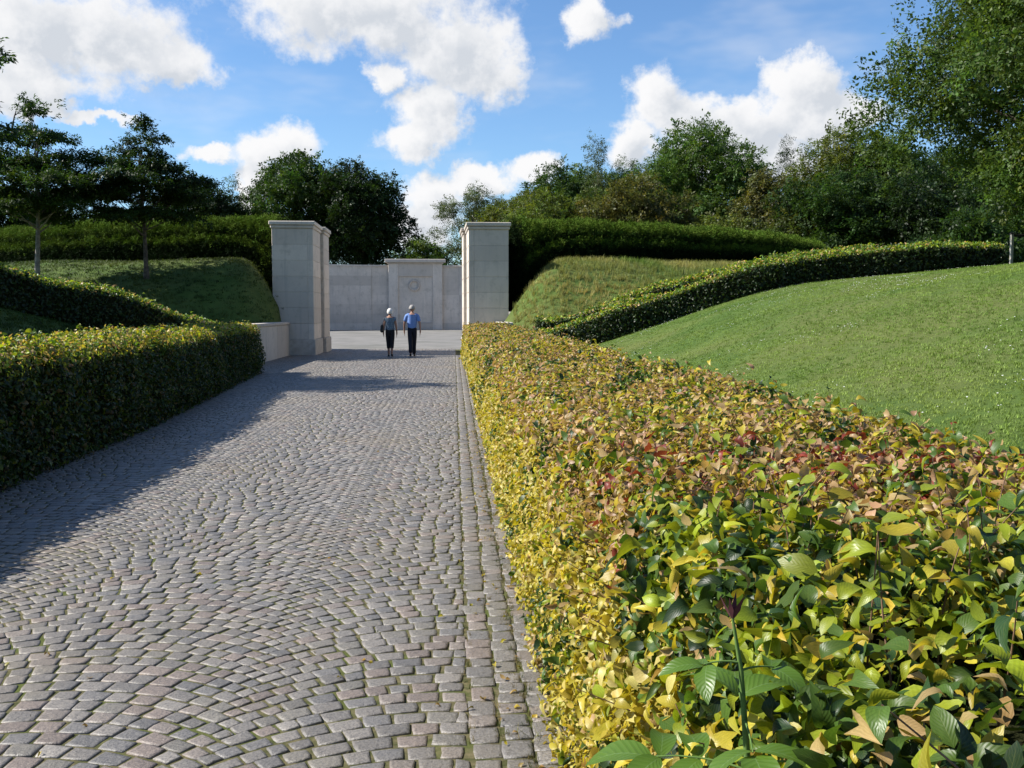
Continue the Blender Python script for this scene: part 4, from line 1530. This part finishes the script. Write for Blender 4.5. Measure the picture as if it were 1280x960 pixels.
# weeds and dry stalks in the joints along the right edge of the path
rng = np.random.default_rng(15)
n = 900
ys = 2.6 + 14 * rng.random(n) ** 1.6
xs = np.where(rng.random(n) < 0.6, rng.normal(0.285, 0.02, n), rng.choice([0.052, 0.17, 0.402], n) + rng.normal(0, 0.012, n))
C = np.where((rng.random(n) < 0.55)[:, None], np.array([0.33, 0.26, 0.11]), np.array([0.10, 0.14, 0.03])) * (1 + rng.normal(0, 0.2, (n, 1)))
o = scatter('joint_weeds', np.stack([xs, ys, np.full(n, -0.006)], -1), np.stack([rng.normal(0, .2, n), rng.normal(0, .2, n), rng.uniform(0, 6.28, n)], -1), 0.035 * rng.uniform(0.4, 1.3, n), C, C_TALL)
tag(o, 'dry grass and weeds in the sett joints beside the yellow hedge', 'weeds', kind='stuff')
n = 5200
ys = 3.0 + 12 * rng.random(n) ** 1.5
xs = rng.uniform(-4.2, 0.05, n)
# only in joints: pick random sett corners and sides
si = rng.integers(0, nS, n)
tq_ = rng.random(n)
pa, pb = S[si, rng.integers(0, 4, n)], S[si, rng.integers(0, 4, n)]
pts2 = pa * tq_[:, None] + pb * (1 - tq_)[:, None]
ok = (pts2[:, 1] > 3) & (pts2[:, 1] < 18) & (np.abs(pa - pb).sum(1) > 0.01) & (np.linalg.norm(pa - pb, axis=1) < 0.13)
pts2 = pts2[ok]
m_ = len(pts2)
C = np.where((rng.random(m_) < 0.6)[:, None], np.array([0.07, 0.10, 0.02]), np.array([0.20, 0.17, 0.06])) * (1 + rng.normal(0, 0.2, (m_, 1)))
o = scatter('joint_moss', np.concatenate([pts2, np.full((m_, 1), -0.008)], 1), np.stack([rng.normal(0, .2, m_), rng.normal(0, .2, m_), rng.uniform(0, 6.28, m_)], -1), 0.014 * rng.uniform(0.5, 1.2, m_), C, C_TURF)
tag(o, 'moss and tiny grass growing in the joints between the setts', 'moss', kind='stuff')
# a single tuft of grass
tuft_v = blades_mesh('grass_tuft', 46, 0.10, 0.022, 0.0016, 1.3, 3)
o = link('grass_tuft', tuft_v, loc=(0.287, 3.62, 0.0))
o.data.materials.clear()
o.data.materials.append(plain_mat('tuft_blade', (0.11, 0.14, 0.035), (0.24, 0.21, 0.075), 30.0, bump=0))
tag(o, 'single pale grass tuft growing between setts beside the hedge foot', 'grass tuft')

# fallen leaves on the edge
n = 160
n = 240
xs, ys = np.where(rng.random(n) < 0.7, rng.normal(0.27, 0.10, n), rng.uniform(-3.9, 0.2, n)), 2.9 + 11 * rng.random(n) ** 1.3
kq = xs < 0.42
xs, ys = xs[kq], ys[kq]
n = len(xs)
C = jit(np.where((rng.random(n) < 0.6)[:, None], TAN * 0.8, YELLOW * 0.8), n, 0.2, 0.05)
o = scatter('fallen_leaves', np.stack([xs, ys, np.full(n, 0.008)], -1), np.stack([rng.normal(0, .3, n), rng.normal(0, .3, n), rng.uniform(0, 6.28, n)], -1), 0.035 * rng.uniform(0.6, 1.2, n), C, C_LEAF)
tag(o, 'dry leaves fallen on the setts at the foot of the yellow hedge', 'leaves', kind='stuff')

# ------------------------------------------------------------------ ash sapling in the hedge
sap = empty('ash_sapling', (0.385, 1.30, 0.615))
tag(sap, 'green sapling with large compound leaves and purple bud growing out of the hedge', 'sapling')
m_sg, t_ = new_mat('sapling_leaf')
uv = t_.n('ShaderNodeUVMap').outputs[0]
s3 = t_.n('ShaderNodeSeparateXYZ', {0: uv})
au = t_.math('ABSOLUTE', s3.outputs[0])
wv = t_.math('SINE', t_.math('MULTIPLY', t_.math('SUBTRACT', s3.outputs[1], t_.math('MULTIPLY', au, 0.22)), 62.0))
lc = t_.mix(t_.rng(wv, 0.6, 1.0, 0.0, 0.22), rgb(0.070, 0.135, 0.014), rgb(0.14, 0.20, 0.04))
lc = t_.mix(t_.rng(au, 0.0, 0.05, 0.7, 0.0), lc, rgb(0.15, 0.23, 0.085))
pb_ = t_.n('ShaderNodeBsdfPrincipled', {'Base Color': lc, 'Roughness': 0.38, 'Specular IOR Level': 0.4})
bp = t_.n('ShaderNodeBump', {'Strength': 0.14, 'Distance': 0.002, 'Height': wv})
t_.t.links.new(bp.outputs[0], pb_.inputs['Normal'])
trn = t_.n('ShaderNodeBsdfTranslucent', {'Color': rgb(0.15, 0.24, 0.02)})
finish(t_, t_.n('ShaderNodeMixShader', {0: 0.3, 1: pb_.outputs[0], 2: trn.outputs[0]}).outputs[0])
SAP_L = [leaf_mesh('leaflet', m_sg, 0.50, 0.10, 0.35, 0.1, 9, 0.05, 91), leaf_mesh('leaflet', m_sg, 0.46, 0.16, 0.5, -0.2, 9, 0.05, 92)]
m_stem = plain_mat('sapling_stem', (0.065, 0.125, 0.026), (0.11, 0.18, 0.04), 30.0, bump=0)
m_bud = plain_mat('purple_bud', (0.05, 0.012, 0.02), (0.10, 0.03, 0.035), 40.0, bump=0)
stem_p = np.array([[0.03, -0.02, 0.0], [0.025, -0.01, 0.2], [0.012, 0.0, 0.36], [0.0, 0.0, 0.50], [-0.01, 0.01, 0.57]])
v, q = tubes([(stem_p, [0.006, 0.0055, 0.005, 0.0035, 0.002])], 7)
link('stem', mesh_np('stem', v, q, m_stem, smooth=True), sap)
rs2 = np.random.default_rng(4)
bud_lv = []
for i in range(6):
    a_ = i * 1.05
    d = unit(np.array([math.cos(a_) * 0.5, math.sin(a_) * 0.5, 1.0]))
    s_ = unit(np.cross(d, [0.3, 0.2, 1.0]))
    b_ = np.array([-0.01, 0.01, 0.565])
    o_ = len(bud_lv)
    bud_lv += [b_, b_ + d * 0.02 + s_ * 0.004, b_ + d * 0.042, b_ + d * 0.02 - s_ * 0.004]
link('bud', mesh_np('bud', np.array(bud_lv), np.arange(24).reshape(-1, 4), m_bud), sap)
for zc, az0, ln, npair in ((0.36, 2.75, 0.13, 2), (0.37, -0.25, 0.13, 2), (0.44, 1.4, 0.10, 2), (0.43, -1.75, 0.10, 1), (0.27, 3.6, 0.12, 2), (0.26, 0.5, 0.12, 2), (0.50, 0.2, 0.05, 1), (0.51, 3.2, 0.05, 1)):
    s = np.array([np.interp(zc, stem_p[:, 2], stem_p[:, k_]) for k_ in range(3)])
    d = np.array([math.cos(az0), math.sin(az0), 0.25])
    tt = np.linspace(0, 1, 5)
    pts = s + d * (tt * ln)[:, None] + np.array([0, 0, -0.25 * ln]) * (tt ** 2)[:, None]
    v, q = tubes([(pts, np.linspace(0.0018, 0.001, 5))], 5)
    lf = link('leaf_stalk', mesh_np('leaf_stalk', v, q, m_stem, smooth=True), sap)
    sd = np.array([-d[1], d[0], 0.0])
    specs = [(1.0, d + np.array([0, 0, -0.4]), 1.15)]
    for k_ in range(npair):
        tp = 0.92 - 0.42 * k_
        specs += [(tp, sd + d * 0.5 + np.array([0, 0, -0.3]), 0.95), (tp, -sd + d * 0.5 + np.array([0, 0, -0.3]), 0.95)]
    for (tp, dd, sc_) in specs:
        q_ = np.array([np.interp(tp, tt, pts[:, k_]) for k_ in range(3)])
        eu = eulers(np.array([[rs2.normal(0, 0.2), rs2.normal(0, 0.2) - 0.1, 1.0]]), dd[None, :] + rs2.normal(0, 0.12, (1, 3)))[0]
        o = link('leaflet', SAP_L[rs2.integers(0, 2)], lf)
        o.location = q_
        o.rotation_euler = eu
        o.scale = (0.086 * sc_ * rs2.uniform(0.85, 1.15) * (0.7 if zc > 0.48 else 1),) * 3

# ------------------------------------------------------------------ leaning post at the edge of the lawn
px_, py_ = 14.25, 25.0
pz = float(height(px_, py_))
post = empty('fence_post', (px_, py_, pz - 0.1))
tag(post, 'pale weathered wooden post with a dark rail at the right edge of the lawn', 'post')
m_white = plain_mat('weathered_wood', (0.33, 0.30, 0.26), (0.48, 0.45, 0.40), 12.0, bump=0.2)
m_dark = plain_mat('dark_rail', (0.02, 0.02, 0.02), (0.05, 0.045, 0.04), 12.0, bump=0.2)
link('post', box_mesh('post', -0.035, 0.035, -0.035, 0.035, 0.0, 0.86, m_white, 0.008), post)
link('cap', box_mesh('cap', -0.045, 0.05, -0.045, 0.045, 0.862, 0.90, m_dark, 0.008), post)
link('rail', box_mesh('rail', 0.052, 1.3, -0.02, 0.02, 0.80, 0.87, m_dark, 0.006), post)

# ------------------------------------------------------------------ two people walking away
def flat_mat(name, c, rough=0.8, vary=0.15):
    return plain_mat(name, tuple(k_ * (1 - vary) for k_ in c), tuple(k_ * (1 + vary) for k_ in c), 20.0, rough=rough, bump=0.15, dist=0.004)


m_skin = flat_mat('skin', (0.33, 0.18, 0.125), 0.55, 0.06)
m_hair_w = flat_mat('white_hair', (0.62, 0.60, 0.56), 0.6)
m_hair_g = flat_mat('grey_hair', (0.25, 0.235, 0.22), 0.6)
m_blue = flat_mat('blue_shirt', (0.15, 0.25, 0.52), 0.85, 0.08)
m_teal = flat_mat('blue_grey_blouse', (0.12, 0.165, 0.21), 0.85, 0.3)
m_black = flat_mat('black_trousers', (0.012, 0.012, 0.015), 0.85)
m_navy = flat_mat('navy_trousers', (0.012, 0.013, 0.022), 0.85)
m_shoe = flat_mat('black_shoe', (0.012, 0.011, 0.010), 0.45)


def skinned(name, parent, mat, joints, edges, root, sub=2):
    """joints: name -> (x, y, z, rx, ry); one continuous skin over the edges"""
    names = list(joints)
    me = bpy.data.meshes.new(name)
    me.from_pydata([joints[k_][:3] for k_ in names], [(names.index(a_), names.index(b_)) for a_, b_ in edges], [])
    me.materials.append(mat)
    o = link(name, me, parent)
    sk = o.modifiers.new('skin', 'SKIN')
    sk.use_smooth_shade = True
    if not me.skin_vertices:
        o.data.skin_vertices  # layer is made by the modifier below when missing
    o2 = o
    bm = bmesh.new()
    bm.from_mesh(me)
    lay = bm.verts.layers.skin.verify()
    bm.verts.ensure_lookup_table()
    for i, k_ in enumerate(names):
        d = bm.verts[i][lay]
        d.radius = (joints[k_][3], joints[k_][4])
        d.use_root = (k_ == root)
    bm.to_mesh(me)
    bm.free()
    ss = o2.modifiers.new('subsurf', 'SUBSURF')
    ss.levels = sub
    ss.render_levels = sub
    return o2


def head_mesh(name, mat, cx, cy, cz, h):
    """head with brow, nose, jaw, ears; face looks along +y"""
    bm = bmesh.new()
    bmesh.ops.create_uvsphere(bm, u_segments=20, v_segments=14, radius=0.5)
    for v in bm.verts:
        x, y, z = v.co
        sx = 0.70 - 0.14 * max(0, -z * 2)
        v.co.x = x * sx
        v.co.y = y * 0.86 + (0.05 if (y > 0.2 and -0.3 < z < 0) else 0) + (0.06 * max(0, -z) if y > 0 else 0.10 * max(0, -z))
        v.co.z = z
        if y > 0.40 and abs(x) < 0.10 and -0.12 < z < 0.05:
            v.co.y += 0.09
        if abs(x) > 0.46 and abs(z) < 0.15:
            v.co.x *= 1.14
            v.co.y -= 0.03
        if y > 0.3 and 0.05 < abs(x) < 0.25 and 0.0 < z < 0.12:
            v.co.y -= 0.03
    bmesh.ops.scale(bm, vec=(h, h, h), verts=bm.verts)
    bmesh.ops.translate(bm, vec=(cx, cy, cz), verts=bm.verts)
    return bm_mesh(name, bm, mat, smooth=True)


def person(label, x, y, h, female, step, arm_out):
    """walks along +y (away); local units metres for a height of 1.75"""
    t = empty('person', (x, y, 0))
    tag(t, label, 'person', 'couple walking towards the court')
    k = h / 1.75
    J, E = {}, []

    def j(nm, px, pyy, pz, rx, ry=None):
        J[nm] = (px * k, pyy * k, pz * k, rx * k, (ry or rx) * k)
    sw = 0.165 if female else 0.190      # shoulder joint offset
    j('pelvis', 0, 0, 0.93, 0.165 if female else 0.145, 0.125)
    j('waist', 0, 0.0, 1.08, 0.140 if female else 0.150, 0.115)
    j('chest', 0, 0.01, 1.28, 0.155 if female else 0.170, 0.125)
    j('collar', 0, 0.0, 1.42, 0.10, 0.075)
    j('neck', 0, 0.005, 1.49, 0.050)
    j('skull', 0, 0.02, 1.56, 0.055)
    E += [('pelvis', 'waist'), ('waist', 'chest'), ('chest', 'collar'), ('collar', 'neck'), ('neck', 'skull')]
    for s, nm in ((-1, 'l'), (1, 'r')):
        f = step * s                     # forward swing of the foot
        hip = 0.080 if female else 0.072
        j('hip' + nm, s * hip, 0, 0.86, 0.098 if female else 0.092)
        j('knee' + nm, s * (hip - 0.01), f * 0.55 + 0.03, 0.49, 0.066)
        j('calf' + nm, s * (hip - 0.015), f * 0.75 + 0.0, 0.33, 0.055)
        j('ankle' + nm, s * (hip - 0.02), f, 0.085 + (0.05 if f < 0 else 0), 0.036)
        j('ball' + nm, s * (hip - 0.01), f + 0.12, 0.035, 0.038, 0.028)
        j('toe' + nm, s * (hip - 0.008), f + 0.19, 0.032, 0.030, 0.020)
        E += [('pelvis', 'hip' + nm), ('hip' + nm, 'knee' + nm), ('knee' + nm, 'calf' + nm), ('calf' + nm, 'ankle' + nm), ('ankle' + nm, 'ball' + nm), ('ball' + nm, 'toe' + nm)]
        g = -f * 0.7                     # arms swing against the legs
        j('shoulder' + nm, s * sw, 0.0, 1.40, 0.060)
        j('elbow' + nm, s * (sw + 0.06 + arm_out), g * 0.4 - 0.02, 1.12, 0.042)
        j('wrist' + nm, s * (sw + 0.075 + arm_out), g + 0.03, 0.88, 0.027)
        j('palm' + nm, s * (sw + 0.075 + arm_out), g + 0.045, 0.81, 0.020, 0.036)
        E += [('collar', 'shoulder' + nm), ('shoulder' + nm, 'elbow' + nm), ('elbow' + nm, 'wrist' + nm), ('wrist' + nm, 'palm' + nm)]
        for fi, (oy, ln) in enumerate(((0.030, 0.075), (0.011, 0.085), (-0.009, 0.080), (-0.028, 0.062))):
            a_, b_ = 'f%d%sa' % (fi, nm), 'f%d%sb' % (fi, nm)
            bx_, by_ = s * (sw + 0.075 + arm_out), g + 0.045 + oy
            j(a_, bx_ - s * 0.004, by_, 0.775, 0.009)
            j(b_, bx_ - s * 0.018, by_ + 0.004, 0.775 - ln, 0.0075)
            E += [('palm' + nm, a_), (a_, b_)]
        j('th' + nm + 'a', s * (sw + 0.065 + arm_out), g + 0.09, 0.815, 0.010)
        j('th' + nm + 'b', s * (sw + 0.055 + arm_out), g + 0.10, 0.765, 0.008)
        E += [('palm' + nm, 'th' + nm + 'a'), ('th' + nm + 'a', 'th' + nm + 'b')]
    skinned('body', t, m_skin, J, E, 'pelvis', 1)
    hd = link('head', head_mesh('head', m_skin, 0, 0.035 * k, 1.625 * k, 0.235 * k), t)
    # hair: cap over the back and crown
    bm = bmesh.new()
    bmesh.ops.create_uvsphere(bm, u_segments=22, v_segments=14, radius=0.5)
    for v in bm.verts:
        xx, yy, zz = v.co
        v.co = Vector((xx * 0.80, yy * 0.95 - 0.02, zz * 1.0 + 0.03))
        rn = 1 + 0.03 * math.sin(17 * xx + 9 * zz) * math.sin(13 * yy)
        v.co *= rn
    low = -0.30 if female else -0.12
    bmesh.ops.delete(bm, geom=[v for v in bm.verts if v.co.z < low or (v.co.y > 0.14 and v.co.z < 0.20)], context='VERTS')
    ext = bmesh.ops.solidify(bm, geom=bm.faces[:], thickness=-0.05)
    sc_ = 0.245 * k
    bmesh.ops.scale(bm, vec=(sc_, sc_, sc_), verts=bm.verts)
    bmesh.ops.translate(bm, vec=(0, 0.03 * k, 1.632 * k), verts=bm.verts)
    link('hair', bm_mesh('hair', bm, m_hair_w if female else m_hair_g, smooth=True), hd)

    def cloth(nm, mat, names, edges, grow, over=None, root='pelvis'):
        JJ = {}
        for q in names:
            jx, jy, jz, r1, r2 = (over or {}).get(q, J[q] if q in J else None)
            JJ[q] = (jx, jy, jz, r1 + grow, r2 + grow)
        skinned(nm, t, mat, JJ, edges, root)
    # trousers
    legs, le = ['pelvis', 'band'], [('pelvis', 'band')]
    ov = {'pelvis': (0, 0, 0.94 * k, (0.180 if female else 0.150) * k, 0.130 * k), 'band': (0, 0, 1.07 * k, 0.140 * k, 0.115 * k)}
    for nm in 'lr':
        legs += ['hip' + nm, 'knee' + nm, 'calf' + nm]
        le += [('pelvis', 'hip' + nm), ('hip' + nm, 'knee' + nm), ('knee' + nm, 'calf' + nm)]
        if not female:
            a_ = J['ankle' + nm]
            ov['ankle' + nm] = (a_[0], a_[1], a_[2] - 0.03 * k, 0.058 * k, 0.058 * k)
            legs.append('ankle' + nm)
            le.append(('calf' + nm, 'ankle' + nm))
        else:
            c_ = J['calf' + nm]
            ov['calf' + nm] = (c_[0], c_[1], c_[2] - 0.06 * k, 0.056 * k, 0.056 * k)
    cloth('trousers', m_black if female else m_navy, legs, le, 0.016 * k, ov)
    # top with short sleeves
    tp = ['hem', 'waist', 'chest', 'collar']
    ov = {'hem': (0, 0, 0.90 * k, (0.185 if female else 0.165) * k, 0.140 * k)}
    te = [('hem', 'waist'), ('waist', 'chest'), ('chest', 'collar')]
    for nm in 'lr':
        s = -1 if nm == 'l' else 1
        sh, el_ = J['shoulder' + nm], J['elbow' + nm]
        f = 0.45 if female else 0.8
        ov['slv' + nm] = tuple(sh[q] + (el_[q] - sh[q]) * f for q in range(3)) + ((0.050 if not female else 0.048) * k,) * 2
        tp += ['shoulder' + nm, 'slv' + nm]
        te += [('collar', 'shoulder' + nm), ('shoulder' + nm, 'slv' + nm)]
    cloth('blouse' if female else 'shirt', m_teal if female else m_blue, tp, te, 0.016 * k, ov, 'chest')
    for nm in 'lr':
        a_ = J['ankle' + nm]
        JJ = {q: J[q + nm][:3] + (J[q + nm][3] + 0.010, J[q + nm][4] + 0.008) for q in ('ball', 'toe')}
        JJ['heel'] = (a_[0], a_[1] - 0.03, max(0.04, a_[2] - 0.05), 0.042, 0.04)
        skinned('shoe', t, m_shoe, JJ, [('heel', 'ball'), ('ball', 'toe')], 'ball', 1)
    return t, J


man, Jm = person('person in blue short-sleeved shirt and dark trousers walking away, grey hair', -1.47, 35.2, 1.78, False, 0.20, 0.015)
wom, Jw = person('person with white hair in blue-grey blouse and black cropped trousers walking away', -2.235, 35.1, 1.66, True, -0.11, 0.0)

bag = empty('handbag', (-2.235 - 0.27, 35.06, 0.84))
tag(bag, 'black shoulder bag hanging at the side of the white-haired walker', 'bag')
bm = bmesh.new()
bm_box(bm, -0.065, 0.065, -0.17, 0.17, 0.0, 0.27, 0.04)
for v in bm.verts:
    if v.co.z > 0.2:
        v.co.y *= 0.82
        v.co.x *= 0.7
link('bag_body', bm_mesh('bag_body', bm, m_shoe, smooth=False), bag)
u = np.linspace(0, math.pi, 12)
pts = np.stack([0.02 + 0.09 * np.sin(u), 0.12 * np.cos(u), 0.25 + 0.31 * np.sin(u)], -1)
v, q = tubes([(pts, np.full(12, 0.010))], 6)
link('strap', mesh_np('strap', v, q, m_shoe, smooth=True), bag)
